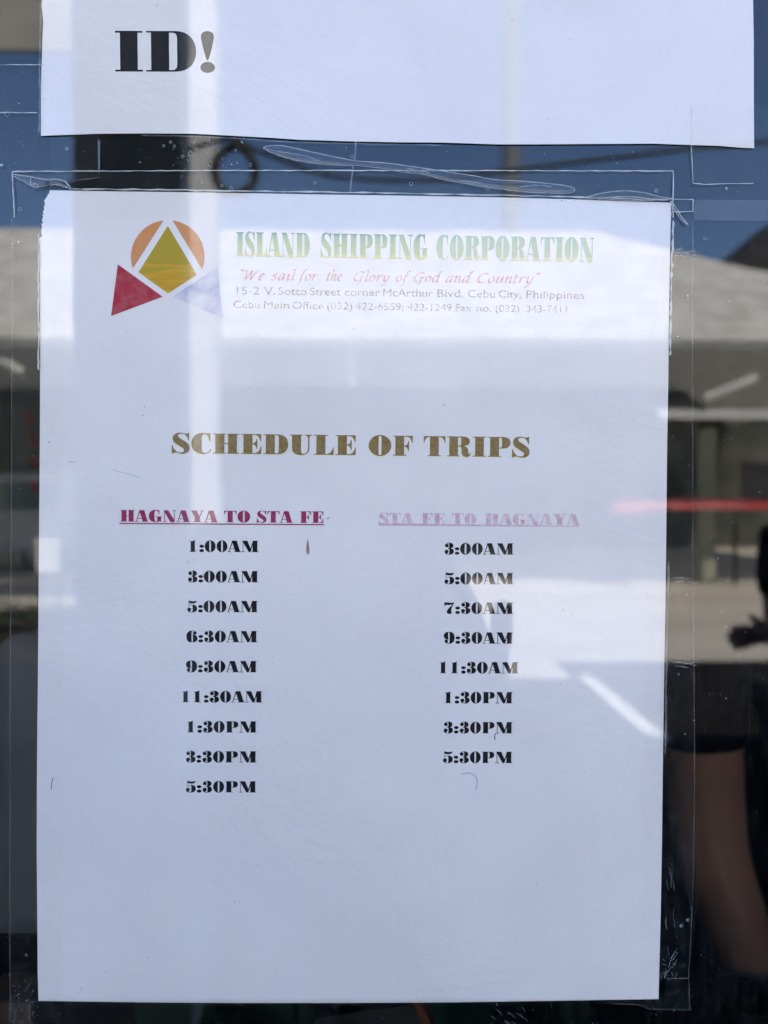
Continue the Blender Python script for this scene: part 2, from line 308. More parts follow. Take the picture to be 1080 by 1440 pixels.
FAT = {
 'I': (67, [rc(12, 0, 55, 100), rc(0, 0, 67, 4.5), rc(0, 95.5, 67, 100)]),
 'H': (128, [rc(11, 0, 55, 100), rc(74, 0, 117, 100), rc(0, 0, 60, 4.5), rc(69, 0, 128, 4.5), rc(0, 95.5, 60, 100), rc(69, 95.5, 128, 100), rc(53, 48, 76, 53)]),
 'D': (122, [pp("M 0 0 L 72 0 C 105 0 122 22 122 50 C 122 78 105 100 72 100 L 0 100 L 0 96 L 12 96 L 12 4 L 0 4 Z", "M 56 4 L 64 4 C 73 4 76 10 76 20 L 76 80 C 76 90 73 96 64 96 L 56 96 Z")]),
 'U': (109, [pp("M 10 97 L 10 32 C 10 8 28 -3 55 -3 C 82 -3 95 10 95 34 L 95 80 C 95 92 100 96 109 97 L 109 100 L 72 100 L 72 97 C 84 95 89 90 89 78 L 89 36 C 89 14 80 4 66 4 C 56 4 54 12 54 28 L 54 97 Z"), rc(0, 95.5, 62, 100)]),
 'L': (97, [pp("M 0 0 L 97 0 L 97 38 L 94 38 C 88 14 78 5 56 4 L 56 96 L 68 96 L 68 100 L 0 100 L 0 96 L 12 96 L 12 4 L 0 4 Z")]),
 'E': (101, [pp("M 0 0 L 99 0 L 101 38 L 97 38 C 92 14 80 4 62 4 L 56 4 L 56 48 C 68 47 74 40 76 26 L 80 26 L 80 76 L 76 76 C 74 60 68 54 56 53 L 56 96 L 64 96 C 80 96 90 88 95 66 L 99 66 L 99 100 L 0 100 L 0 96 L 12 96 L 12 4 L 0 4 Z")]),
 'F': (96, [pp("M 0 0 L 66 0 L 66 4 L 54 4 L 54 46 C 66 45 72 40 74 24 L 78 24 L 78 74 L 74 74 C 72 58 66 51 54 50 L 54 96 L 62 96 C 78 96 88 88 92 66 L 96 66 L 96 100 L 0 100 L 0 96 L 11 96 L 11 4 L 0 4 Z")]),
 'T': (108, [pp("M 20 0 L 86 0 L 86 4 L 75 4 L 75 96 C 92 96 102 86 105 66 L 108 66 L 108 100 L 0 100 L 0 66 L 3 66 C 6 86 16 96 31 96 L 31 4 L 20 4 Z")]),
 'P': (112, [pp("M 0 0 L 66 0 L 66 4 L 55 4 L 55 42 L 74 42 C 98 42 112 52 112 71 C 112 90 98 100 74 100 L 0 100 L 0 96 L 11 96 L 11 4 L 0 4 Z", "M 55 46 L 60 46 C 68 46 70 50 70 58 L 70 84 C 70 92 68 96 60 96 L 55 96 Z")]),
 'R': (119, [pp("M 0 0 L 62 0 L 62 4 L 54 4 L 54 50 C 68 50 72 46 72 34 L 72 24 C 72 8 80 -3 98 -3 C 112 -3 119 6 119 20 L 115 20 C 115 12 113 9 111 9 C 108 9 107 14 106 26 C 105 42 96 50 82 52 C 102 54 113 62 113 76 C 113 92 98 100 74 100 L 0 100 L 0 96 L 11 96 L 11 4 L 0 4 Z", "M 54 54 L 60 54 C 68 54 70 58 70 66 L 70 84 C 70 92 68 96 60 96 L 54 96 Z")]),
 'A': (120, [[[(37, 100), (81, 100), (113, 0), (69, 0)]], [[(9, 2), (14.5, 2), (44, 82), (39, 96)]], rc(0, 0, 31, 4.5), rc(57, 0, 120, 4.5), rc(19, 25, 64, 29.5)]),
 'C': (97, [pp("M 92 103 L 92 62 L 88 62 C 85 84 76 97 64 97 C 54 97 50 88 50 72 L 50 28 C 50 12 54 3 66 3 C 80 3 88 10 93 22 L 97 20 C 90 4 76 -3 58 -3 C 22 -3 0 18 0 50 C 0 82 22 103 56 103 C 70 103 80 97 88 103 Z")]),
 'G': (115, [pp("M 92 103 L 92 64 L 88 64 C 85 84 76 97 64 97 C 54 97 50 88 50 72 L 50 28 C 50 10 54 2 64 2 C 70 2 74 6 74 14 L 74 42 L 60 42 L 60 46 L 115 46 L 115 42 L 108 42 L 108 0 L 104 0 C 100 5 96 8 92 5 C 80 -2 72 -3 58 -3 C 22 -3 0 18 0 50 C 0 82 22 103 56 103 C 70 103 80 97 88 103 Z")]),
 'N': (118, [[[(0, 100), (46, 100), (104, 12), (104, -3), (68, -3), (8, 97)]], rc(13, 0, 18, 96), rc(0, 0, 34, 4.5), rc(99, -3, 104, 98), rc(84, 95.5, 118, 100)]),
 'M': (155, [[[(0, 100), (54, 100), (90, 18), (82, 0), (66, 0), (10, 96)]], [[(75, 0), (82, 0), (117, 100), (104, 100)]], rc(13, 0, 18, 96), rc(0, 0, 34, 4.5), rc(101, 0, 144, 100), rc(90, 0, 155, 4.5), rc(103, 95.5, 155, 100)]),
 'O': (111, [[ell(55.5, 50, 55.5, 53), ell(55.5, 50, 7.5, 48, 24, 5)]]),
 'Y': (122, [[[(8, 99), (54, 99), (84, 46), (84, 1), (40, 1), (40, 42)]], [[(77, 48), (84, 44), (109, 97), (103, 97)]], rc(0, 95.5, 66, 100), rc(88, 95.5, 122, 100), rc(26, 0, 98, 4.5)]),
 'S': (87, [pp("M 84 103 L 84 66 L 80 66 C 76 86 64 98 48 98 C 36 98 30 93 30 87 C 30 80 38 76 54 66 C 76 52 87 44 87 26 C 87 8 74 -3 52 -3 C 36 -3 28 3 20 3 C 12 3 8 -1 4 -3 L 0 -3 L 0 40 L 4 40 C 8 18 22 3 42 3 C 54 3 60 8 60 15 C 60 23 50 28 36 37 C 14 50 4 58 4 74 C 4 92 18 103 42 103 C 54 103 62 98 70 98 C 76 98 78 101 80 103 Z")]),
 '0': (97, [[ell(48.5, 50, 48.5, 53), ell(48.5, 50, 7.5, 48, 24, 5)]]),
 '1': (62, [[[(12, 0), (50, 0), (50, 105), (46, 105), (32, 96), (12, 95)]], rc(0, 91.5, 14, 95.5), rc(0, 0, 62, 4.5)]),
 '3': (87, [pp("M 20 96 C 28 102 38 103 48 103 C 70 103 82 92 82 77 C 82 64 74 56 58 53 C 78 50 87 41 87 27 C 87 8 70 -3 44 -3 C 20 -3 4 6 4 24 C 4 36 12 42 22 42 C 34 42 40 34 40 26 C 40 18 36 12 28 10 C 24 8 30 2 38 2 C 45 2 46 6 46 14 L 46 38 C 46 48 42 51 30 52 L 30 55 C 42 56 45 60 45 68 L 45 88 C 45 95 44 98 39 98 C 34 98 28 96 26 92 C 34 92 40 86 40 78 C 40 69 33 63 24 63 C 13 63 6 70 6 79 C 6 87 12 93 20 96 Z")]),
 '5': (90, [pp("M 14 103 C 40 94 64 94 88 101 C 84 82 70 76 48 76 C 34 76 24 79 18 82 L 18 54 C 26 62 40 65 52 65 C 76 65 90 52 90 32 C 90 10 72 -3 42 -3 C 18 -3 2 6 2 22 C 2 33 10 40 20 40 C 31 40 38 33 38 25 C 38 17 33 12 27 10 C 28 4 34 2 40 2 C 47 2 50 8 50 18 L 50 48 C 50 57 47 61 40 61 C 32 61 24 56 18 48 L 14 48 Z")]),
 '6': (98, [six]),
 '9': (98, [[[(98-x, 100-y) for x, y in c] for c in six]]),
 '7': (92, [pp("M 2 102 L 6 102 C 8 97 12 99 24 100 C 40 101 50 96 66 96 C 76 96 84 99 88 102 L 92 102 C 84 80 66 60 64 34 C 63 26 68 18 68 12 C 68 2 60 -3 48 -3 C 34 -3 24 4 24 16 C 24 40 60 60 74 84 C 66 80 56 76 44 76 C 24 76 12 82 6 66 L 2 66 Z")]),
 ':': (44, [[ell(22, 50, 21, 13.5, 24)], [ell(22, 11, 21, 14, 24)]]),
 '!': (35, [pp("M 17.5 27 C 14 27 2 76 2 86 C 2 96 9 100 17.5 100 C 26 100 33 96 33 86 C 33 76 21 27 17.5 27 Z"), [ell(17.5, 11, 17.5, 13.5, 28)]]),
}
GAP = {'1': 42, ':': 5}
def fat_layout(text):
    x = 0; tris = []; k = 0; prev = None
    for c in text:
        wd, pieces = FAT[c]
        if prev is not None:
            g = GAP.get(prev, 9)
            if prev == 'A' or c == 'A': g = 2
            if c == ':': g = 27 if prev == '1' else 7
            x += g
        for pc in pieces:
            k += 1
            flat = [p for cc in pc for p in cc]
            for t in tessellate_polygon([[Vector((p[0], p[1], 0)) for p in cc] for cc in pc]):
                tris.append(([(flat[i][0]+x, flat[i][1]) for i in t], k))
        x += wd; prev = c
    return tris, x
# chancery italic, swept with a broad nib
INK = {
 'W': (20, [[(0, 13), (2, 15), (3.2, 13), (4, 0)], [(4, 0), (10, 14)], [(10, 14.5), (11, 0)], [(11, 0), (17, 13), (19.5, 15)]]),
 'e': (8, [[(1, 4.6), (5, 6), (6.8, 8.2), (5, 10), (2.4, 8.6), (1, 4.5), (1.8, 1), (4, 0), (7, 2)]]),
 's': (7, [[(6, 9.2), (4, 10), (2, 8.2), (3.6, 5.4), (5, 2.4), (3, 0), (0, .8)]]),
 'a': (9, [[(7, 9.4), (4, 9.8), (1.4, 6), (1, 1.4), (3, 0), (5.6, 4), (7, 10)], [(7, 10), (6.2, 2), (7, 0), (9, 1.6)]]),
 'i': (4.5, [[(0, 8.4), (2, 10), (1.5, 2), (2.5, 0), (4.2, 1.6)], [(2.4, 13.4), (2.8, 14.2)]]),
 'l': (4.5, [[(-.4, 15.6), (2, 17), (1.6, 2), (2.6, 0), (4.2, 1.6)]]),
 'f': (7, [[(8.5, 16), (6.4, 17), (4.4, 14), (2.6, 2), (1, -5), (-1.4, -6)], [(.6, 9.4), (6.6, 9.8)]]),
 'o': (8, [[(4, 10), (1.4, 7.4), (1, 2.4), (3, 0), (6, 2), (6.8, 7), (4, 10)]]),
 'r': (7, [[(0, 8.4), (2, 10), (1.4, 0)], [(1.8, 5), (4, 9), (6, 10), (7, 8.8)]]),
 't': (5.5, [[(2.7, 13.6), (1.6, 2), (2.6, 0), (4.8, 1.6)], [(-.2, 9.4), (5, 9.8)]]),
 'h': (9, [[(.6, 15.6), (3, 17), (1.4, 0)], [(1.9, 5), (5, 9.8), (7, 9), (6.4, 2), (7.4, 0), (9, 1.6)]]),
 'G': (14, [[(12.5, 12.4), (9.4, 15), (4.4, 13.2), (1, 7), (2, 2), (6, 0), (10, 3), (10.6, 6.6)], [(8, 6.8), (13, 6.8)], [(10.5, 6), (9, -3), (6, -4)]]),
 'y': (9, [[(0, 8.4), (2, 10), (2, 3), (4, 0), (6.8, 4)], [(8, 10), (6, 0), (3, -6), (0, -6)]]),
 'd': (9.5, [[(7, 9.4), (4, 9.8), (1.4, 6), (1, 1.4), (3, 0), (5.8, 4)], [(8.6, 17), (7, 2), (8, 0), (9.8, 1.6)], [(8.6, 17), (11, 16.4)]]),
 'n': (9, [[(0, 8.4), (2, 10), (1.4, 0)], [(1.9, 5), (5, 9.8), (7, 9), (6.4, 2), (7.4, 0), (9, 1.6)]]),
 'C': (12, [[(11.4, 12.4), (8.4, 15), (3.6, 12.4), (1, 6), (2.4, 1), (6, 0), (10.4, 2.8)]]),
 'u': (9.5, [[(0, 8.4), (2, 10), (1.6, 2), (3, 0), (6, 4), (8, 10)], [(8, 10), (7, 2), (8, 0), (9.6, 1.6)]]),
 '"': (4, [[(.2, 17), (.6, 13.4)], [(2.8, 17), (3.2, 13.4)]]),
}
def nib_layout(text):
    x = 0; tris = []; k = 0
    nv = Vector((math.cos(math.radians(38)), math.sin(math.radians(38))))*.85
    for c in text:
        wd, strokes = INK[c]
        for s in strokes:
            pts = smooth_pts([(a, b, 0) for a, b in s], 5) if len(s) > 2 else [Vector((*p, 0)) for p in s]
            for a, b in zip(pts, pts[1:]):
                k += 1; q = []
                t = (b-a).to_2d(); t = t.normalized() if t.length else Vector((1, 0)); pr = Vector((-t.y, t.x))*.28
                n2 = nv if nv.dot(pr) > 0 else -nv
                h = n2+pr
                for p in (a.to_2d()-h, b.to_2d()-h, b.to_2d()+h, a.to_2d()+h): q.append((p.x+x+p.y*.20, p.y))
                tris.append((q[:3], k)); tris.append(([q[0], q[2], q[3]], k))
        x += wd+1.1
    return [([(a, b*10) for a, b in t], k) for t, k in tris], x      # y in tenths so that 'cap' = 150 units
SANS = {}
def sans_layout(text):
    fc = bpy.data.curves.new('text_outline', 'FONT'); fc.body = text; fc.size = 1.0; fc.resolution_u = 3
    ob = bpy.data.objects.new('text_outline', fc); COL.objects.link(ob)
    bpy.context.view_layer.update()
    me = bpy.data.meshes.new_from_object(ob.evaluated_get(bpy.context.evaluated_depsgraph_get()))
    me.calc_loop_triangles(); xs = [v.co.x for v in me.vertices]; x0 = min(xs)
    tr = [([((me.vertices[i].co.x-x0)*100, me.vertices[i].co.y*100) for i in t.vertices], 1) for t in me.loop_triangles]
    bpy.data.objects.remove(ob); bpy.data.meshes.remove(me); bpy.data.curves.remove(fc)
    return tr, (max(xs)-x0)*100
PAPER_Y = -0.0006
STEP = 2.5e-6
def print_words(name, words, v0, slope, cap_px, mat, parent, layout, capunits, lift=3, shift=(0, 0), at0=None, label=None):
    """words: (text, u_start, u_end); baseline v0 at u=at0 with the given slope"""
    verts, faces = [], []; org = None
    u_ref = words[0][1] if at0 is None else at0
    for text, ua, ub in words:
        va, vb = v0+(ua-u_ref)*slope, v0+(ub-u_ref)*slope
        a, b = G(ua+shift[0], va+shift[1], PAPER_Y), G(ub+shift[0], vb+shift[1], PAPER_Y)
        capm = (G(ua, va-cap_px, PAPER_Y)-G(ua, va, PAPER_Y)).length
        if org is None: org = a.copy()
        tr, wd = layout(text)
        X = (b-a); L = X.length; X.normalize(); Z = Vector((-X.z, 0, X.x))
        for t, k in tr:
            i0 = len(verts)
            for px_, py_ in t:
                p = a+X*(px_/wd*L)+Z*(py_/capunits*capm); p.y = PAPER_Y-1.2e-5*lift-STEP*(k % 12)
                verts.append(p-org)
            A, B, C_ = verts[i0:i0+3]
            faces.append((i0, i0+1, i0+2) if (B-A).cross(C_-A).y < 0 else (i0, i0+2, i0+1))
    me = bpy.data.meshes.new(name); me.from_pydata([tuple(v) for v in verts], [], faces)
    o = link(name, me, mat, parent); o.location = org-(parent.location if parent.parent is None else parent.location+parent.parent.location)
    if label: o['label'] = label
    return o
def print_poly(name, contour, mat, parent, lift=3, label=None, dx=0, dy=0):
    pts = [G(u+dx, v+dy, PAPER_Y) for u, v in contour]
    c = sum(pts, Vector())/len(pts)
    verts = [Vector((p.x-c.x, -1.2e-5*lift, p.z-c.z)) for p in pts]
    faces = []
    for t in tessellate_polygon([verts]):
        A, B, C_ = (verts[i] for i in t); faces.append(tuple(t) if (B-A).cross(C_-A).y < 0 else (t[0], t[2], t[1]))
    me = bpy.data.meshes.new(name); me.from_pydata([tuple(v) for v in verts], [], faces)
    o = link(name, me, mat, parent); q = parent.location.copy()
    if parent.parent: q += parent.parent.location
    o.location = Vector((c.x, PAPER_Y, c.z))-q
    if label: o['label'] = label
    return o

# ------------------------------------------------------------------ setting: ground, sky is the world
m_asph = plain('dark_asphalt', (.010, .010, .011), (.018, .018, .019), 3, .95, bump=.004, spec=.05)
m_conc = plain('pale_concrete', (.50, .47, .42), (.62, .585, .52), .9, .85, bump=.003)
m_line = plain('white_road_paint', (.72, .72, .70), (.80, .80, .78), 6, .7)
def sheet(name, x0, x1, y0, y1, z, mat):
    bm = bmesh.new(); vs = [bm.verts.new(p) for p in ((x0, y0, z), (x1, y0, z), (x1, y1, z), (x0, y1, z))]; bm.faces.new(vs)
    o = from_bm(name, bm, mat); o['kind'] = 'structure'; return o
sheet('ground', -400, 400, -400, 12, 0, m_asph)
sheet('concrete_pavement', -60, 60, -60, -6.3, .004, m_conc)
sheet('concrete_apron', .5, 1.62, -6.298, -5.7, .004, m_conc)
sheet('painted_line', 1.68, 1.80, -5.75, -4.15, .008, m_line)

# ------------------------------------------------------------------ the office building that carries the window
m_wall = plain('rendered_wall', (.20, .20, .19), (.26, .26, .25), 2, .9, bump=.002)
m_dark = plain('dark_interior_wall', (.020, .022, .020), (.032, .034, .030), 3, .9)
m_frame = plain('grey_metal_frame', (.10, .10, .10), (.13, .13, .13), 10, .4, .6)
bld = empty('office_building', (0, .1, 0), 'grey rendered ticket office around the taped-up window', 'building')
WX0, WX1, WZ0, WZ1 = -.95, 1.15, .55, 2.35
boxo('wall', (-14, .002, 0), (WX0, .25, 5.2), m_wall, bld)
boxo('wall', (WX1, .002, 0), (16, .25, 5.2), m_wall, bld)
boxo('wall', (WX0, .002, 0), (WX1, .25, WZ0), m_wall, bld)
boxo('wall', (WX0, .002, WZ1), (WX1, .25, 5.2), m_wall, bld)
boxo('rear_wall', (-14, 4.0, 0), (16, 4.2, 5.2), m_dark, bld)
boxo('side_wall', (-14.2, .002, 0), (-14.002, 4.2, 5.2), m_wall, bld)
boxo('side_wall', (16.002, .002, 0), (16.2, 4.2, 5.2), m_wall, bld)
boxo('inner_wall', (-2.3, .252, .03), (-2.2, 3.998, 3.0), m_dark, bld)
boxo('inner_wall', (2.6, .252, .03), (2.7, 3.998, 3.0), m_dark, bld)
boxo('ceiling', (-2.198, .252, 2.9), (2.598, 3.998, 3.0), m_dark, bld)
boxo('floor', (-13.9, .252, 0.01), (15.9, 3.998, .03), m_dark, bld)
boxo('roof', (-14.4, -.05, 5.202), (16.4, 4.4, 5.4), m_wall, bld)

win = empty('office_window', (0, .0, WZ0), 'dark tinted office window mirroring sky and marquee behind both notices', 'window')
bm = bmesh.new(); box(bm, (WX0+.03, 0, WZ0+.03), (WX1-.03, .006, WZ1-.03))
pane = from_bm('glass_pane', bm, m_glass, win); pane.data.materials.append(m_glass_back)
for p in pane.data.polygons:
    if p.normal.y > -.5: p.material_index = 1
for lo, hi in (((WX0, -.01, WZ0), (WX0+.03, .03, WZ1)), ((WX1-.03, -.01, WZ0), (WX1, .03, WZ1)), ((WX0+.03, -.01, WZ0), (WX1-.03, .03, WZ0+.03)), ((WX0+.03, -.01, WZ1-.03), (WX1-.03, .03, WZ1))):
    boxo('frame_bar', lo, hi, m_frame, win)

# ------------------------------------------------------------------ the two notices
def sheet_paper(name, outline, parent):
    pts = [G(u, v, PAPER_Y) for u, v in outline]
    bm = bmesh.new(); vs = []
    front = [bm.verts.new((p.x, PAPER_Y, p.z)) for p in pts]; back = [bm.verts.new((p.x, PAPER_Y+.0001, p.z)) for p in pts]
    for t in tessellate_polygon([pts]):
        bm.faces.new([front[i] for i in t]); bm.faces.new([back[i] for i in t[::-1]])
    n = len(pts)
    for i in range(n): bm.faces.new((front[i], front[(i+1) % n], back[(i+1) % n], back[i]))
    o = from_bm(name, bm, m_paper, parent); o.data.materials.append(m_paper_edge)
    for p in o.data.polygons:
        if abs(p.normal.y) < .7: p.material_index = 1
    return o
def rough_line(a, b, n, amp, rnd):
    o = []
    for k in range(n):
        t = k/n; o.append((a[0]+(b[0]-a[0])*t+rnd.uniform(-amp, amp), a[1]+(b[1]-a[1])*t+rnd.uniform(-amp, amp)))
    return o
rnd = random.Random(3)
low = empty('paper_notice', G(492, 1408, PAPER_Y), 'white timetable sheet with torn corner, coloured logo and two columns of times', 'notice', 'paper notices taped to the window')
ol = [(70, 267.5), (160, 269), (290, 270.5), (420, 273), (560, 275), (700, 277.5), (830, 281), (944, 285)]
ol += [(943, 320), (941, 420), (940, 520), (938, 640), (937, 740), (936, 840), (934, 950), (932, 1080), (931, 1180), (929, 1290), (927, 1370), (926, 1405)]
ol += [(800, 1407), (640, 1409.5), (480, 1410.5), (330, 1410.5), (200, 1409.5), (120, 1408.5), (54, 1407.5)]
ol += [(53, 1370), (52.5, 1290), (51.5, 1190), (52, 1080), (53, 980), (54, 860), (55, 740), (56, 620), (56.5, 500), (56.5, 420), (56, 345)]
torn = [(56, 345), (57.5, 328), (59, 312), (60, 300), (61, 290), (64, 280), (70, 267.5)]
for a, b in zip(torn, torn[1:]): ol += rough_line(a, b, 7, 2.1, rnd)[1:]
sheet_paper('sheet', ol, low)
upn = empty('paper_notice', G(558, 203, PAPER_Y), 'white sheet above the timetable whose last big black letters end in an exclamation mark', 'notice', 'paper notices taped to the window')
ou = [(60, -420), (1050, -420), (1056, -150), (1059, 0), (1060, 60), (1060, 130), (1060.5, 208.5), (1040, 207.5), (1010, 205), (975, 204), (920, 202), (830, 202.5), (740, 203), (700, 203), (622, 200.5), (560, 200), (500, 199), (420, 196.5), (385, 194), (330, 191), (270, 188), (200, 187.5), (140, 188), (100, 189.5), (57.5, 191), (57.5, 150), (58, 110), (59.5, 60), (60.5, 30), (58.5, 8), (60, -20)]
sheet_paper('sheet', ou, upn)
print_words('printed_lettering', [('ID', 162.3, 275.9), ('!', 281.9, 302.2)], 100.6, .003, 57.2, m_black, upn, fat_layout, 100, label='huge black fat-face capitals closing in an exclamation mark')

# logo
logo = empty('logo', G(235, 380, PAPER_Y)-low.location); logo.parent = low
def LP(pts): return [(150+x/6.353, 300+y/6.353) for x, y in pts]
def arc(cx, cy, r, a0, a1, n=26): return [(cx+r*math.cos(math.radians(a0+(a1-a0)*k/n)), cy+r*math.sin(math.radians(a0+(a1-a0)*k/n))) for k in range(n+1)]
cxl, cyl, rl = 546, 389, 328
segL = LP(arc(cxl, cyl, rl, 162, 263.5)); segR = LP(arc(cxl, cyl, rl, -82.5, 20))
dia = LP([(547, 112), (805, 550), (548, 715), (285, 525)])
tri = LP([(100, 455), (500, 745), (40, 918)]); pale = LP([(588, 745), (990, 478), (1038, 930)])
for nm, c, m_, lb in (('sun_segment', segL, m_orange, 'orange left half of the sun disc'), ('sun_segment', segR, m_orange, 'orange right half of the sun disc'),
                      ('kite_shape', dia, m_yellow, 'olive and yellow streaked kite'), ('triangle_shape', tri, m_red, 'deep red triangle'), ('triangle_shape', pale, m_lilac, 'triangle faded to pale lilac')):
    print_poly(nm, c, m_, logo, 5, lb)
    if m_ is not m_lilac: print_poly('ink_fringe', c, m_logof, logo, 3, None, -.45, .35)

HS = .0165
for wd_, mt in ((('ISLAND', 332, 435.4), m_title), (('SHIPPING', 450.8, 601.3), m_title), (('CORPORATION', 613.7, 835.3), m_title2)):
    vv = 360+(wd_[1]-332)*HS
    t_ = print_words('letterhead_word', [wd_], vv, HS, 33.8, mt, low, fat_layout, 100, 5, label='condensed capitals shading from green to yellow')
    print_words('ink_fringe', [wd_], vv, HS, 34.2, m_titlef, low, fat_layout, 100, 1, (-.8, .2))
slog = [('"', 336.5, 341), ('We', 341, 371.9), ('sail', 381, 415), ('for', 420, 446), ('the', 458.7, 481.5), ('Glory', 496, 548), ('of', 556.4, 573.5), ('God', 580.7, 618), ('and', 626, 661), ('Country', 670, 750), ('"', 752, 757.6)]
print_words('slogan_line', slog, 393.3, .0125, 13.4, m_slogan, low, nib_layout, 150, 3, at0=340, label='faded red italic slogan line')
adr = [('15-2', 333, 364.6), ('V.', 371, 387.4), ('Sotto', 391.6, 431), ('Street', 435.9, 479), ('corner', 485, 534), ('McArthur', 539, 608.7), ('Blvd.', 615, 651.3), ('Cebu', 658, 696), ('City,', 701.3, 732.4), ('Philippines', 740.2, 821.9)]
print_words('address_line', adr, 413.8, .0135, 11.4, m_addr, low, sans_layout, 73, 3, label='small worn brown address line')
tel = [('Cebu', 328.3, 365), ('Main', 371, 406.5), ('Office', 411, 455), ('(032)', 460, 495.3), ('422-6559;', 500, 567.5), ('422-1249', 573, 635), ('Fax', 641, 663), ('no.', 670, 691), ('(032)', 697, 730), ('343-7411', 740, 797.2)]
print_words('telephone_line', tel, 432.9, .0155, 10.8, m_addr2, low, sans_layout, 73, 3, label='small worn tan telephone line')
head = [('SCHEDULE', 241.7, 500.5), ('OF', 518.4, 580.2), ('TRIPS', 595.7, 744.5)]
print_words('timetable_heading', head, 637.0, .0117, 28.0, m_gold, low, fat_layout, 100, 5, at0=242, label='large olive gold heading in fat capitals')
print_words('ink_fringe', head, 637.0, .0117, 28.3, m_goldf, low, fat_layout, 100, 1, (-.7, .8), at0=242)
h1 = [('HAGNAYA', 169.2, 306.4), ('TO', 315.2, 351.9), ('STA', 361.2, 411.9), ('FE', 421.9, 454.8)]
print_words('column_heading', h1, 733.3, .0072, 16.2, m_magenta, low, fat_layout, 100, 5, at0=169, label='magenta underlined heading of the left column')
print_words('ink_fringe', h1, 733.3, .0072, 16.4, m_magf, low, fat_layout, 100, 1, (-.5, .4), at0=169)
h2 = [('STA', 532.8, 582), ('FE', 593, 625), ('TO', 635.5, 670), ('HAGNAYA', 682, 815)]
print_words('column_heading', h2, 737.0, .006, 15.9, m_pink, low, fat_layout, 100, 3, at0=533, label='heading of the right column faded to pale pink')
print_poly('underline', [(168, 735.2), (456, 737.0), (456, 738.7), (168, 736.9)], m_magenta, low, 4, 'magenta rule')
print_poly('underline', [(532, 735.4), (815, 740.0), (815, 740.9), (532, 739.2)], m_pinkline, low, 4, 'pale pink rule')
left = [('1:00AM', 266.2, 363.7, 776.0), ('3:00AM', 263.8, 363.3, 818.6), ('5:00AM', 263, 362.7, 860.7), ('6:30AM', 262, 362.2, 902.9), ('9:30AM', 261.5, 361.4, 945.1), ('11:30AM', 256, 369, 987.5), ('1:30PM', 263.2, 361.2, 1029.9), ('3:30PM', 261, 361, 1072), ('5:30PM', 261, 360.6, 1114.1)]
rite = [('3:00AM', 624.6, 722.3, 779.6), ('5:00AM', 624.6, 722, 821.2), ('7:30AM', 624.4, 721.9, 862.9), ('9:30AM', 624, 721.5, 904.8), ('11:30AM', 618.2, 729, 946.7), ('1:30PM', 625.4, 721, 988.8), ('3:30PM', 623.3, 721, 1031), ('5:30PM', 622.5, 720.6, 1072.7)]
for col_, nm in ((left, 'left'), (rite, 'right')):
    for t_, a, b, v in col_:
        print_words('departure_time', [(t_, a, b)], v, .003, 15.9, m_black, low, fat_layout, 100, 3, label='%s printed in the %s column' % (t_, nm))
# dirt printed or stuck on the sheet
bmv, bmf = [], []
def speck_poly(u, v, ru, rv, ang=0, y=PAPER_Y-6e-5):
    i0 = len(bmv); n = 9; r0 = random.Random(int(u*7+v*13))
    for k in range(n):
        t = 2*math.pi*k/n; q = r0.uniform(.75, 1.2); a, b = math.cos(t)*ru*q, math.sin(t)*rv*q
        p = G(u+a*math.cos(ang)-b*math.sin(ang), v+a*math.sin(ang)+b*math.cos(ang), PAPER_Y); bmv.append((p.x, y, p.z))
    bmf.append(tuple(range(i0, i0+n)))
for u, v, s in ((203, 572, 1.0), (624, 570, 1.0), (461.5, 728.5, 1.2), (459.6, 729.5, .8), (497, 463, .9), (330, 1268, 1.0), (755, 1242, .9), (389.5, 1366.5, .6), (149.5, 1366.5, .8), (69, 622, 1.1), (201, 584, 1.0), (804, 862, .8), (792, 857, .8), (788, 962, .7), (283, 342, 1.0), (249, 365, .9), (790, 282.5, .9), (808, 282, .7), (822, 1087, .8), (821, 1094, .7), (286, 808, .7), (120, 672, .6), (135, 990, .6), (218, 941, .6), (720, 29, 1.0), (733, 337, .9), (221, 7.5, .9), (802, 56, .7), (771, 168, .7), (713, 340, .8), (905, 1290, .5), (664, 1340, .6), (115, 1389, .8), (112, 1396, .6), (113.6, 1392, .6), (209, 1346.5, .9), (62, 139, .8)):
    speck_poly(u, v, s*.8, s*.8)
for _ in range(120): speck_poly(random.uniform(70, 920), random.uniform(300, 1400), random.uniform(.2, .5), random.uniform(.2, .5))
for _ in range(30): speck_poly(random.uniform(70, 1050), random.uniform(5, 185), random.uniform(.2, .5), random.uniform(.2, .5))
me = bpy.data.meshes.new('dirt_specks'); me.from_pydata(bmv, [], bmf)
for p in me.polygons:
    if p.normal.y > 0: p.flip()
o = link('dirt_specks', me, m_speck); tag(o, 'tiny dark specks scattered over both white sheets', 'dirt', kind='stuff')
print_poly('stain', [(432.8, 757), (434, 764), (435.3, 773), (435, 778), (433.2, 780), (431, 778.6), (430.3, 774), (431.3, 766)], m_stain, low, 6, 'small brown drip shaped stain')
def hair(pts, wpx, parent=low, mat=m_pencil, name='scratch'):
    a = smooth_pts([(u, v, 0) for u, v in pts], 4); L_, R_ = [], []
    for i, p in enumerate(a):
        t = (a[min(i+1, len(a)-1)]-a[max(i-1, 0)]).normalized(); n_ = Vector((-t.y, t.x, 0))*wpx
        L_.append((p.x+n_.x, p.y+n_.y)); R_.append((p.x-n_.x, p.y-n_.y))
    print_poly(name, L_+R_[::-1], mat, parent, 6)
hair([(648, 1089), (658, 1087), (668, 1091), (671, 1100), (669, 1110)], .9)
hair([(697, 1031), (695.5, 1035), (696.5, 1040)], .5, mat=m_black)
hair([(75, 1093), (73, 1100), (72, 1110)], .4, mat=m_black)
hair([(96, 649), (101, 650), (106, 649.5)], .5)
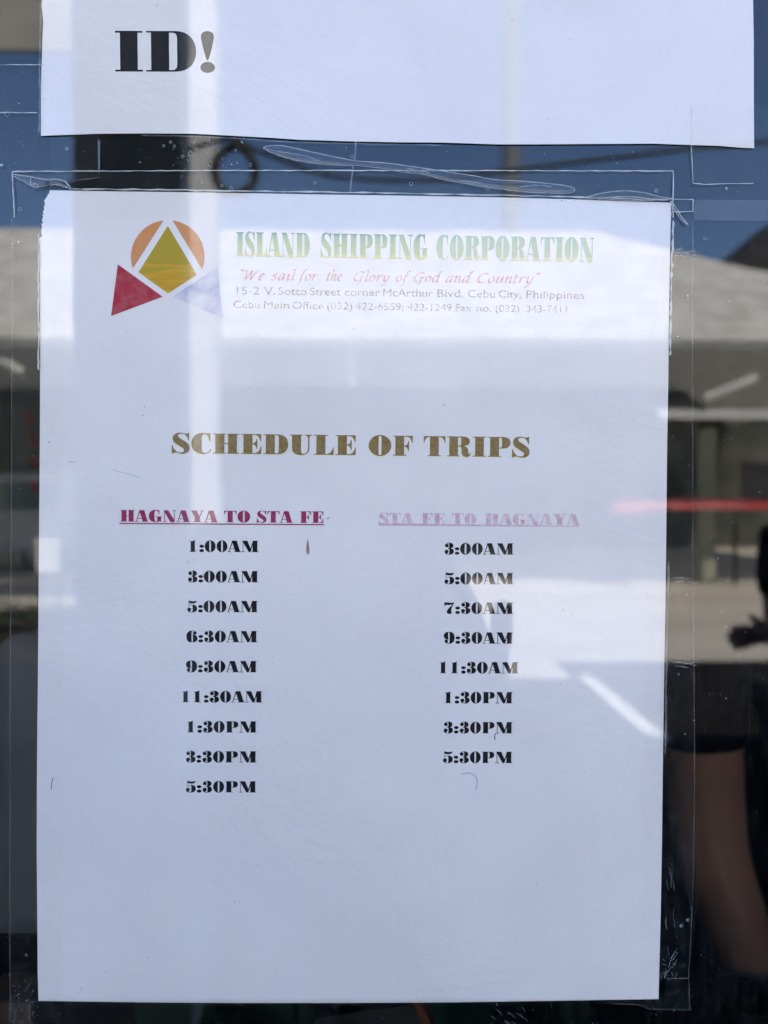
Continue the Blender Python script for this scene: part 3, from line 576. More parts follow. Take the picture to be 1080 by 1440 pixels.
hair([(158, 661), (175, 665), (198, 672)], .4)
hair([(262, 793), (265, 790), (264, 788)], .5)

# ------------------------------------------------------------------ clear tape
def tape(outline, y, label, edges='all', edge_px=.55, mat=m_tape, bright=None):
    """a strip of clear film (outline in photo pixels) with the light on its cut edge painted as whitish ribbons"""
    pts = [G(u, v, y) for u, v in outline]; c = sum(pts, Vector())/len(pts)
    t_ = empty('clear_tape', c, label, 'tape', 'clear tape strips holding the notices')
    bm = bmesh.new(); f = [bm.verts.new((p.x, y, p.z)) for p in pts]; b = [bm.verts.new((p.x, y+.00005, p.z)) for p in pts]
    fc = bm.faces.new(f)
    from_bm('film', bm, mat, t_)
    N = len(pts)
    for i in range(N):
        if edges != 'all' and i not in edges: continue
        a, b2 = outline[i], outline[(i+1) % N]; n = 14
        L_, R_ = [], []
        d = Vector((b2[0]-a[0], b2[1]-a[1])).normalized(); pn = Vector((-d.y, d.x)); rr = random.Random(i*17+int(a[0]))
        ln = math.hypot(b2[0]-a[0], b2[1]-a[1]); n = max(3, int(ln/9))
        for k in range(n+1):
            t = k/n; w_ = edge_px*rr.uniform(.45, 1.25); j = rr.uniform(-.35, .35)
            q = Vector((a[0]+(b2[0]-a[0])*t, a[1]+(b2[1]-a[1])*t))+pn*j
            L_.append(q+pn*w_); R_.append(q-pn*w_)
        bm = bmesh.new(); lv = [bm.verts.new(G(p.x, p.y, y-.00006)) for p in L_]; rv = [bm.verts.new(G(p.x, p.y, y-.00006)) for p in R_]
        for k in range(n): bm.faces.new((lv[k], lv[k+1], rv[k+1], rv[k]))
        from_bm('cut_edge_glint', bm, m_edge_glint if (bright is None or i in bright) else m_edge_glint_dim, t_)
    return t_
TY = -0.00085
tape([(17, 241), (300, 239.6), (620, 239.6), (947, 240.5), (946.5, 306), (500, 306), (20, 306)], TY, 'long clear tape strip across the gap between the two sheets, over the timetable top', [0, 1, 2, 3, 6], .75)
tape([(16.5, 306.5), (92, 306.5), (90, 700), (88, 1100), (87, 1437), (14, 1437), (14, 1000), (16, 700), (16.5, 500)], TY, 'clear tape strip down the left edge of the timetable', [5, 6, 7, 8], .4, bright=())
tape([(916, 306.5), (974.5, 306.5), (974.2, 640), (974.5, 800), (976, 960), (977, 1100), (975, 1230), (971, 1330), (968, 1375), (900, 1375)], TY, 'clear tape strip down the right edge of the timetable', [1, 2, 3, 4, 5, 6, 7], .4, bright=())
tape([(948, 280), (975, 280.5), (974.6, 297.5), (948, 298)], TY-.0001, 'small square of clear tape at the top right corner of the timetable', [0, 1, 2], .6)
tape([(40, 1405), (935, 1404), (936, 1376), (968.5, 1376), (970.5, 1420), (935, 1419.5), (915, 1419), (895, 1412.5), (860, 1411.5), (500, 1414), (60, 1414)], TY-.0001, 'clear tape strip with a wavy lower edge along the timetable bottom', [2, 3, 4, 5, 6, 7], .4, bright=())
tape([(72, 186), (139.5, 186), (139.5, 197), (139, 249.5), (100, 255), (72, 257)], TY-.0001, 'short clear tape piece hanging from the lower left corner of the upper sheet', [2, 3], .5, bright=())
tape([(-60, 90.5), (63, 91), (62, 158), (52, 158.5), (-60, 157.5)], TY, 'clear tape strip sticking out left of the upper sheet', [0, 3], .6)
tape([(972, 150), (1120, 150), (1120, 258), (1060, 257.8), (990, 259), (974.5, 257.5), (972.5, 215)], TY, 'clear tape piece under the lower right corner of the upper sheet', [3, 4, 5, 6], .6)
tape([(976, 281), (1120, 281.5), (1120, 311), (976, 309.5)], TY, 'faint hazy tape remnant right of the timetable corner square', [], .4, mat=m_hazy)
def sliver(outline, label, mat=m_sliver):
    pts = [G(u, v, TY-.0002) for u, v in outline]
    bm = bmesh.new(); bm.faces.new([bm.verts.new(p) for p in pts]); c = sum(pts, Vector())/len(pts)
    bmesh.ops.translate(bm, verts=bm.verts[:], vec=-c)
    o = from_bm('tape_sliver', bm, mat); o.location = c
    return tag(o, label, 'tape')
sliver([(499.5, 199), (502.2, 199), (500.5, 225), (497.5, 225)], 'upper piece of a thin pale blue film sliver between the sheets')
sliver([(495.5, 232), (498, 232), (493.5, 271.5), (490.8, 271.5)], 'lower piece of a thin pale blue film sliver touching the timetable')
sliver([(137.2, 197), (140.8, 197), (140.6, 240), (137.6, 240)], 'thin upright pale blue film sliver before the pillar reflection')

def crease(name, upper, lower, label, inner=()):
    c = G(*upper[len(upper)//2], TY)
    t_ = empty('tape_crease', c, label, 'tape crease')
    U = smooth_pts([(u, v, 0) for u, v in upper], 5); L_ = smooth_pts([(u, v, 0) for u, v in lower], 5)
    n = min(len(U), len(L_)); U = [U[int(i*(len(U)-1)/(n-1))] for i in range(n)]; L_ = [L_[int(i*(len(L_)-1)/(n-1))] for i in range(n)]
    bm = bmesh.new(); y = TY-.0003
    uv = [bm.verts.new(G(p.x, p.y, y)) for p in U]; mv = [bm.verts.new(G((p.x+q.x)/2, (p.y+q.y)/2, y-.00015)) for p, q in zip(U, L_)]; lv = [bm.verts.new(G(p.x, p.y, y)) for p in L_]
    for i in range(n-1):
        for A, B in ((uv, mv), (mv, lv)):
            try: bm.faces.new((A[i], A[i+1], B[i+1], B[i]))
            except ValueError: pass
    from_bm('bubble', bm, m_crease_fill, t_, True)
    for k, line in enumerate((U, L_)+tuple(smooth_pts([(u, v, 0) for u, v in s], 5) for s in inner)):
        bm = bmesh.new(); pts = [G(p.x, p.y, y-.0001) for p in line]; rr = random.Random(k)
        tube(bm, pts, [.00010*rr.uniform(.7, 1.4)*(1.1 if k == 0 else .65) for _ in pts], 6); from_bm('fold_line', bm, m_crease, t_, True)
    return t_
def Q5(p): return [(360+x/3.857, 180+y/3.857) for x, y in p]
def Q6(p): return [(640+x/3.176, 180+y/3.176) for x, y in p]
crease('a', Q5([(40, 110), (62, 98), (150, 97), (300, 130), (420, 155), (540, 178), (700, 190), (820, 205), (1000, 232), (1080, 245)])+Q6([(90, 215), (180, 231), (300, 238), (420, 248), (515, 262), (535, 275)]),
       Q5([(40, 110), (70, 128), (120, 148), (230, 178), (400, 200), (560, 205), (700, 222), (800, 240), (900, 250), (1000, 276)])+Q6([(30, 246), (150, 266), (300, 285), (420, 291), (515, 290), (535, 275)]),
       'long lens shaped crease in the clear tape slanting across the gap', [Q5([(50, 112), (150, 132), (260, 150), (340, 178)]), Q5([(820, 218), (880, 232), (940, 242)]), Q6([(20, 236), (60, 240), (110, 245)]), Q6([(290, 262), (360, 256), (430, 262)])])
crease('b', Q6([(580, 312), (620, 299), (680, 287), (760, 281), (850, 290), (920, 308), (975, 316)]), Q6([(580, 313), (660, 316), (740, 322), (800, 324), (860, 324), (920, 320), (975, 317)]),
       'low arched crease in the tape above the timetable right corner', [Q6([(640, 318), (740, 306), (820, 309), (900, 322)])])
crease('c', [(18, 245), (40, 248), (62, 252), (80, 252), (92, 256), (100, 265)], [(18, 247), (45, 262), (60, 262), (72, 259), (88, 262), (100, 265.5)],
       'crumpled crease in the tape at the torn corner of the timetable', [[(44, 250), (43, 258), (48, 265)], [(90, 252), (95, 258), (93, 264)], [(84, 258), (92, 262), (100, 267)], [(70, 262), (80, 259), (90, 263)]])
crease('d', [(943, 282), (948, 288), (954, 298), (960, 307), (968, 316)], [(943, 283), (946, 290), (951, 299), (958, 309), (967, 316)],
       'narrow folded tape tongue curling at the timetable upper right corner', [[(944, 286), (946, 296), (943, 304)], [(952, 296), (958, 298), (966, 297.5)]])
# flat whitish strips painting the light caught where tape steps down from the paper: right edge, bottom edge, top edge
def ridge(pts, wpx, label, mat=m_edge_glint_dim, seed=0):
    a = smooth_pts([(u, v, 0) for u, v in pts], 10); rr = random.Random(seed); L_, R_ = [], []
    for i, p in enumerate(a):
        t = (a[min(i+1, len(a)-1)]-a[max(i-1, 0)]).normalized(); n_ = Vector((-t.y, t.x, 0)); w_ = wpx*rr.uniform(.2, 1.3); j = n_*rr.uniform(-.5, .5)*wpx
        L_.append(p+n_*w_+j); R_.append(p-n_*w_+j)
    bm = bmesh.new(); y = TY-.00025
    lv = [bm.verts.new(G(p.x, p.y, y)) for p in L_]; rv = [bm.verts.new(G(p.x, p.y, y)) for p in R_]
    for k in range(len(lv)-1): bm.faces.new((lv[k], lv[k+1], rv[k+1], rv[k]))
    c = G(a[len(a)//2].x, a[len(a)//2].y, y); bmesh.ops.translate(bm, verts=bm.verts[:], vec=-c)
    o = from_bm('ridge_glint', bm, mat); o.location = c
    return tag(o, label, 'tape ridge')
ridge([(947, 310), (944.5, 380), (943.5, 440), (942.5, 500)], 1.5, 'whitish film ridge beside the upper right side of the timetable', m_edge_glint, 1)
ridge([(940.5, 790), (939, 850), (937.5, 920), (936.5, 1000), (935.5, 1060)], 1.4, 'whitish film ridge beside the middle right side of the timetable', m_edge_glint_dim, 2)
ridge([(54.5, 330), (54, 400), (54.5, 470), (54, 520)], 1.2, 'whitish film ridge beside the upper left side of the timetable', m_edge_glint, 3)
ridge([(100, 266), (200, 266.5), (330, 268.5), (480, 270.5), (640, 273), (800, 277), (940, 281)], 1.1, 'whitish film ridge along the top of the timetable', m_edge_glint, 4)
ridge([(58, 4), (56, 60), (56, 120), (54.5, 186)], 1.3, 'whitish film ridge beside the left side of the upper sheet', m_edge_glint_dim, 5)
ridge([(200, 190), (300, 192.5), (400, 199), (500, 202), (620, 204)], .7, 'thin film ridge under the left half of the upper sheet', m_edge_glint_dim, 6)

# dust, water marks and tiny air bubbles: nobody could count them
dv, df = [], []
def dust(u, v, r, y=TY-.00028):
    i0 = len(dv); n = 8; q = random.uniform(.6, 1.5)
    for k in range(n):
        t = 2*math.pi*k/n; p = G(u+math.cos(t)*r, v+math.sin(t)*r*q, y); dv.append((p.x, y, p.z))
    df.append(tuple(range(i0, i0+n))[::1])
def ring(u, v, r, w_=.45):
    i0 = len(dv); n = 14
    for k in range(n):
        t = 2*math.pi*k/n
        for q in (r, r+w_):
            p = G(u+math.cos(t)*q, v+math.sin(t)*q*1.1, TY-.00028); dv.append((p.x, p.y, p.z))
    for k in range(n):
        a = i0+2*k; b = i0+2*((k+1) % n); df.append((a, a+1, b+1, b))
gap = [(20, 935, 205, 268, 90), (240, 345, 190, 240, 80), (0, 52, 0, 300, 22), (952, 1078, 215, 470, 26), (944, 1078, 480, 1440, 110), (0, 48, 330, 1400, 60), (20, 960, 1411, 1440, 60), (14, 50, 1385, 1440, 60)]
for a, b, c, d, n_ in gap:
    for _ in range(n_): dust(random.uniform(a, b), random.uniform(c, d), random.uniform(.2, .62)*(1.5 if random.random() < .12 else 1))
for u, v, r in ((268, 216, 2.6), (276, 210, 1.8), (294, 199, 1.6), (331, 211, 1.4), (343, 193, .9), (340, 199, .8), (352, 232, 1.8), (284, 256, 1.5), (312, 261, 1.4), (325, 265, 2), (495, 220, 1.6), (443, 257, 1.5), (578, 258, 2.2), (923, 268, 2.2), (922, 268, 1.2), (94, 209, 2.0), (28, 294, 1.8), (50, 262, 3), (399, 269, 1.8), (686, 266, 1.3), (1022, 265, 1.3), (991, 335, 1.5), (240, 200, 1.4), (245, 206, 1.5), (230, 205, 1.2), (257, 220, 1.6), (10, 160, 3.2), (37, 1343, 1.2), (967, 1294, 1.8), (958, 1302, 1.8)):
    ring(u, v, r)
for u, v, r in ((967, 416, 1.8), (953, 473, 1.5), (26, 340, 1.3), (18, 343, 1.4), (967, 1293.5, 1.2), (957, 1302, 1.1), (2, 232, 2.5), (976, 1013, .9), (48, 259, 2.2), (954.5, 948, .8), (94, 209, 1.0), (996, 336, 1.0), (1021, 264.5, 1.2)): dust(u, v, r)
me = bpy.data.meshes.new('glass_dust'); me.from_pydata(dv, [], df); o = link('glass_dust', me, m_dust)
tag(o, 'fine whitish dust specks and tiny air bubbles on glass and tape', 'dust', kind='stuff')
# fine scratches at the lower corners
sv, sf = [], []
def scratch(u, v, du, dv_, w_=.35):
    d = Vector((du, dv_)); n_ = Vector((-dv_, du)).normalized()*w_; i0 = len(sv)
    for p in (Vector((u, v)), Vector((u, v))+d*.5+n_*random.uniform(-4, 4)*.6, Vector((u, v))+d):
        for s in (-1, 1):
            q = p+n_*s*.5; g_ = G(q.x, q.y, TY-.0003); sv.append(tuple(g_))
    for k in range(2): sf.append((i0+2*k, i0+2*k+1, i0+2*k+3, i0+2*k+2))
for _ in range(26): scratch(random.uniform(930, 950), random.uniform(1345, 1378), random.uniform(-4, 8), random.uniform(-14, 6))
for _ in range(10): scratch(random.uniform(935, 950), random.uniform(1215, 1345), random.uniform(-2, 3), random.uniform(10, 24), .3)
for _ in range(26): scratch(random.uniform(12, 48), random.uniform(1395, 1438), random.uniform(-5, 8), random.uniform(-8, 8))
for _ in range(22): scratch(random.uniform(942, 972), random.choice((814, 818, 928, 932, 936))+random.uniform(-2, 2), random.uniform(6, 16), random.uniform(-2, 3), .3)
for _ in range(12): scratch(random.uniform(690, 740), random.uniform(1415, 1440), random.uniform(2, 9), random.uniform(4, 9))
for _ in range(14): scratch(random.uniform(945, 975), random.uniform(350, 360), random.uniform(3, 10), random.uniform(-4, 3), .5)
me = bpy.data.meshes.new('film_scratches'); me.from_pydata(sv, [], sf); o = link('film_scratches', me, m_dust)
tag(o, 'fine pale scratches in the clear tape around the timetable corners', 'scratches', kind='stuff')

# ------------------------------------------------------------------ what the glass mirrors: the yard in front of the office
m_pillar = plain('grey_painted_pillar', (.56, .55, .48), (.66, .64, .56), 4, .8)
m_white = plain('weathered_white_fabric', (.56, .545, .50), (.84, .82, .77), 2.4, .7)
m_whitep = plain('white_paint', (.55, .55, .53), (.66, .66, .64), 3, .6)
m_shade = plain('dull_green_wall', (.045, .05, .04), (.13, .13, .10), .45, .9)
m_droof = plain('dark_roof_sheets', (.020, .019, .022), (.035, .032, .035), 1.2, .8)
pil = empty('pillar', R(187, 1000, 1.9)*Vector((1, 1, 0)), 'dull grey square pillar standing before the window, mirrored left in the glass', 'pillar')
a, b = R(105, 703, 1.745), R(257, 703, 1.745)
boxo('shaft', (a.x, -1.845, 0), (b.x, -1.745, 4.6), m_pillar, pil, .006)
boxo('base_block', (a.x-.03, -1.875, 0), (b.x+.03, -1.715, .25), m_pillar, pil, .008)
# tall white post carrying a grey board
a, b = R(262, 703, 6.6), R(304, 703, 6.6)
brd = empty('billboard', Vector(((a.x+b.x)/2, -6.72, 0)), 'grey board high up on a tall white square post', 'billboard')
boxo('post', (a.x, -6.85, 0), (b.x, -6.6, 9), m_whitep, brd, .01)
q = R(105, 72, 6.55)
m_board = plain('grey_board', (.34, .33, .29), (.46, .45, .40), 1.2, .8)
boxo('board', (a.x-3.4, -6.59, q.z), (a.x-.02, -6.53, q.z+2.6), m_board, brd)
boxo('post', (a.x-3.3, -6.85, 0), (a.x-3.05, -6.6, 9), m_whitep, brd, .01)
# marquee
Ye, ze = 10.27, 1.45+.217*10.52
Yr = 17.3; zr = 1.45+.362*17.55; Yb = 24.3
xl, xr, rl_, rr_ = -16.0, 10.9, -9.5, R(838, 320, Yr).x
n_ = m_white.node_tree; pb = [x for x in n_.nodes if x.type == 'BSDF_PRINCIPLED'][0]; tl = n_.nodes.new('ShaderNodeBsdfTranslucent'); tl.inputs['Color'].default_value = (.75, .74, .66, 1)
ms = n_.nodes.new('ShaderNodeMixShader'); ms.inputs[0].default_value = .13; n_.links.new(pb.outputs[0], ms.inputs[1]); n_.links.new(tl.outputs[0], ms.inputs[2])
n_.links.new(ms.outputs[0], [x for x in n_.nodes if x.type == 'OUTPUT_MATERIAL'][0].inputs[0])
mq = empty('marquee', (0, -(Ye+Yb)/2, 0), 'large white hipped marquee roof across the yard, mirrored behind the letterhead', 'marquee')
E4 = [Vector((xl, -Ye, ze)), Vector((xr, -Ye, ze)), Vector((xr, -Yb, ze)), Vector((xl, -Yb, ze))]
T2 = [Vector((rl_, -Yr, zr)), Vector((rr_, -Yr, zr))]
def panel(name, quad, mat, sag=.10, n=10):
    bm = bmesh.new(); A, B, C_, D = quad; rows = []
    for j in range(n+1):
        row = []
        for i in range(n+1):
            s, t = i/n, j/n; p = (A*(1-s)+B*s)*(1-t)+(D*(1-s)+C_*s)*t; p = p.copy(); p.z -= sag*math.sin(math.pi*t)*(1+.3*math.sin(s*19)); row.append(bm.verts.new(p))
        rows.append(row)
    for j in range(n):
        for i in range(n): bm.faces.new((rows[j][i], rows[j][i+1], rows[j+1][i+1], rows[j+1][i]))
    bmesh.ops.remove_doubles(bm, verts=bm.verts[:], dist=1e-4)
    return from_bm(name, bm, mat, mq, True)
panel('roof_panel', (E4[0], E4[1], T2[1], T2[0]), m_white)
panel('roof_panel', (E4[2], E4[3], T2[0], T2[1]), m_white)
panel('roof_panel', (E4[1], E4[2], T2[1], T2[1]), m_white)
panel('roof_panel', (E4[3], E4[0], T2[0], T2[0]), m_white)
m_leg = plain('pale_green_post', (.34, .36, .28), (.42, .43, .34), 2, .8)
m_val = plain('valance_fabric', (.30, .31, .31), (.36, .37, .37), 1.5, .8)
for x0 in (-15.9, -9, -3.3, -.3, 10.6):
    boxo('frame_leg', (x0-.05, -Ye-.1, 0), (x0+.05, -Ye, ze-.12), m_val, mq)
    boxo('frame_leg', (x0-.05, -Yb, 0), (x0+.05, -Yb+.1, ze-.12), m_val, mq)
boxo('eave_bar', (xl, -Ye-.09, ze-.12), (xr, -Ye-.01, ze-.03), m_val, mq)
z_ = R(1000, 583, 10.5).z
boxo('cross_bar', (R(925, 583, 10.5).x, -10.56, z_-.06), (10.5, -10.5, z_+.08), m_whitep, mq)
bm = bmesh.new(); p, q = R(990, 562, 10.45), R(1064, 532, 10.45); tube(bm, [p, q], .07, 8); from_bm('brace', bm, m_whitep, mq)
bm = bmesh.new(); p, q = R(-20, 495, 10.45), R(33, 525, 10.45); tube(bm, [p, q], .07, 8); from_bm('brace', bm, m_whitep, mq)
p = R(996, 620, 12.7); boxo('inner_leg', (p.x-.15, -12.8, 0), (p.x+.15, -12.7, 2.7), m_leg, mq)
# long low building closing the yard under the marquee
ter = empty('terminal_building', (0, -22.5, 0), 'long low dull green building in the shade under the marquee', 'building')
boxo('wall', (-30, -23, 0), (30, -22.2, 4.6), m_shade, ter)
for k in range(12): 
    x0 = -22+k*3.7; boxo('window', (x0, -22.2, 1.2), (x0+1.6, -22.15, 2.6), m_droof, ter)
boxo('roof', (-30.5, -24, 4.602), (30.5, -22.0, 4.75), m_droof, ter)
# house with dark roof at the right
hx = R(1000, 400, 28)
hs = empty('house', (hx.x+8, -30, 0), 'house with a steep dark roof rising behind the marquee right end', 'house')
boxo('wall', (hx.x, -34, 0), (hx.x+18, -28.5, 9.2), m_wall, hs)
bm = bmesh.new(); A = R(1005, 398, 28); B = R(1180, 245, 28); C_ = Vector((hx.x+19, -28, 9.0))
f1 = [bm.verts.new(v) for v in (A+Vector((-.6, 0, -.4)), B, Vector((B.x*2-A.x, -28, A.z-.4)))]; f2 = [bm.verts.new(v.co+Vector((0, -6.5, 0))) for v in f1]
bm.faces.new(f1); bm.faces.new(f2[::-1])
for i in range(3): bm.faces.new((f1[i], f1[(i+1) % 3], f2[(i+1) % 3], f2[i]))
from_bm('roof', bm, m_droof, hs)
# red rail
m_redp = plain('red_barrier_paint', (.55, .06, .06), (.70, .20, .20), 2.2, .5)
ba = R(862, 700, 12.0)
rb = empty('barrier', (ba.x+2.6, -12, 0), 'sunlit red board barrier in front of the marquee shade', 'barrier')
zb = R(1000, 709, 12.0).z
boxo('board', (ba.x, -12.03, zb-.085), (ba.x+6.0, -12.0, zb+.085), m_redp, rb)
boxo('end_panel', (ba.x-.02, -12.05, zb-.16), (ba.x+.52, -12.032, zb+.15), m_redp, rb)
for k in range(4):
    x0 = ba.x+.2+k*1.85; boxo('leg', (x0, -12.07, 0), (x0+.05, -12.032, zb+.05), m_droof, rb)
# hanging power cable with a coil
m_cable = plain('black_rubber', (.012, .012, .012), (.02, .02, .02), 10, .6)
cb = [R(u, v, 4.0) for u, v in ((60, 262), (150, 255), (210, 238), (262, 212), (300, 200), (330, 196), (370, 215), (470, 248), (600, 254), (700, 243), (830, 226), (960, 211), (1100, 196), (1400, 150))]
cab = empty('power_cable', cb[5], 'black power cable with a coiled loop slung across the sky', 'cable')
bm = bmesh.new(); tube(bm, smooth_pts(cb, 6), .013, 8); from_bm('cable', bm, m_cable, cab, True)
cc = R(330, 240, 4.0); rr0 = 28/1040*4.25
bm = bmesh.new(); tube(bm, [cc+Vector((math.cos(t*math.pi/16)*rr0, .01*math.sin(t), math.sin(t*math.pi/16)*rr0*1.15)) for t in range(32)],   .026, 8, True); from_bm('coil', bm, m_cable, cab, True)
# thin pale utility pole in the distance
bm = bmesh.new(); p = R(719, 230, 30.0); tube(bm, [(p.x, -30, 0), (p.x, -30, 11), (p.x, -30, 22)], [.5, .42, .34], 12)
up_ = from_bm('utility_pole', bm, plain('weathered_pole', (.16, .18, .21), (.20, .22, .25), 2, .8)); tag(up_, 'tall pale utility pole behind the middle of the marquee', 'pole')
# white van parked at the far left under the marquee
m_van = plain('white_van_paint', (.45, .46, .46), (.5, .51, .51), 3, .35)
m_vglass = plain('van_glass', (.05, .08, .09), (.07, .10, .11), 2, .1)
m_tyre = plain('tyre_rubber', (.02, .02, .02), (.03, .03, .03), 9, .8)
vx = R(20, 760, 15.0).x
van = empty('parked_van', (vx-1.0, -15.5, 0), 'white van parked in the marquee shade at the far left', 'van')
bm = bmesh.new()
prof = [(-2.4, .35), (-2.4, 1.1), (-2.1, 1.25), (-1.5, 1.95), (2.3, 2.0), (2.45, 1.8), (2.45, .35)]
A = [bm.verts.new((vx-1.0+x, -14.7, z)) for x, z in prof]; B = [bm.verts.new((vx-1.0+x, -16.4, z)) for x, z in prof]
bm.faces.new(A); bm.faces.new(B[::-1])
for i in range(len(prof)): bm.faces.new((A[i], A[(i+1) % len(prof)], B[(i+1) % len(prof)], B[i]))
bmesh.ops.bevel(bm, geom=bm.edges[:], offset=.08, segments=2, affect='EDGES')
from_bm('body', bm, m_van, van)
for x in (-1.0, .3, 1.4): boxo('window', (vx-1.0+x-.45, -14.69, 1.25), (vx-1.0+x+.55, -14.66, 1.8), m_vglass, van, .01)
for x in (-1.6, 1.6):
    bm = bmesh.new(); tube(bm, [(vx-1.0+x, -14.72, .35), (vx-1.0+x, -14.95, .35)], .35, 20); wh = from_bm('wheel', bm, m_tyre, van)
    bm = bmesh.new(); tube(bm, [(vx-1.0+x, -14.69, .35), (vx-1.0+x, -14.74, .35)], .2, 16); rim = link('rim', bpy.data.meshes.new('rim'), m_val, wh); bm.to_mesh(rim.data); bm.free(); local(rim)
# dark planter before the window, left behind the pillar
m_plant = plain('dark_leaf', (.020, .034, .012), (.05, .075, .025), 6, .7)
m_trough = plain('dark_trough', (.035, .035, .034), (.05, .05, .048), 4, .9)
pa, pb_ = R(-90, 860, 6.5), R(178, 860, 6.5)
pl = empty('planter', ((pa.x+pb_.x)/2, -6.7, 0), 'low dark planter with scrubby leaves, mirrored at the left border', 'planter')
boxo('trough', (pa.x, -6.95, 0), (pb_.x, -6.25, .34), m_trough, pl, .01)
boxo('lip', (pa.x-.03, -6.98, .342), (pb_.x+.03, -6.22, .37), m_trough, pl, .006)
bm = bmesh.new(); rq = random.Random(5)
for _ in range(900):
    c = Vector((rq.uniform(pa.x, pb_.x), rq.uniform(-6.95, -6.25), .36+abs(rq.gauss(0, .055)))); a_ = Vector((rq.gauss(0, 1), rq.gauss(0, 1), rq.gauss(0, 1))).normalized()*.035; b_ = a_.cross(Vector((rq.gauss(0, 1), rq.gauss(0, 1), rq.gauss(0, 1)))).normalized()*.014
    bm.faces.new([bm.verts.new(c+v) for v in (-a_, b_, a_, -b_)])
o = from_bm('foliage', bm, m_plant, pl); o['kind'] = 'stuff'
# small white board on legs
q0, q1 = R(50, 757, 8.2), R(82, 806, 8.2)
sg = empty('sign_stand', ((q0.x+q1.x)/2, -8.3, 0), 'small plain white board on two thin legs, mirrored left of the pillar', 'sign')
boxo('board', (q0.x, -8.25, q1.z), (q1.x, -8.2, q0.z), m_whitep, sg, .004)
for x in (q0.x+.02, q1.x-.05): boxo('leg', (x, -8.29, 0), (x+.03, -8.255, q0.z-.03), m_trough, sg)
# ------------------------------------------------------------------ people
m_skin = plain('brown_skin', (.46, .235, .165), (.53, .275, .20), 14, .55)
m_skin2 = plain('tan_skin', (.40, .23, .155), (.44, .26, .18), 14, .55)
m_hair = plain('black_hair', (.008, .007, .007), (.014, .012, .012), 60, .5)
m_blk = plain('black_cotton', (.010, .010, .012), (.016, .016, .018), 30, .9, spec=.08)
m_navy = plain('dark_navy_cotton', (.016, .018, .024), (.022, .024, .032), 30, .9, spec=.08)
m_eye = plain('eye_white', (.7, .7, .68), rough=.2)
def skinned(name, J, E_, mat, parent, root=0, sub=2):
    me = bpy.data.meshes.new(name); me.from_pydata([j[:3] for j in J], E_, []); o = link(name, me, mat, parent)
    md = o.modifiers.new('skin', 'SKIN'); md.use_smooth_shade = True
    sv_ = me.skin_vertices[0].data
    for i, j in enumerate(J):
        r = j[3]; sv_[i].radius = (r if not isinstance(r, tuple) else r[0], r if not isinstance(r, tuple) else r[1]); sv_[i].use_root = (i == root)
    s = o.modifiers.new('subdivision', 'SUBSURF'); s.levels = s.render_levels = sub
    return local(o)
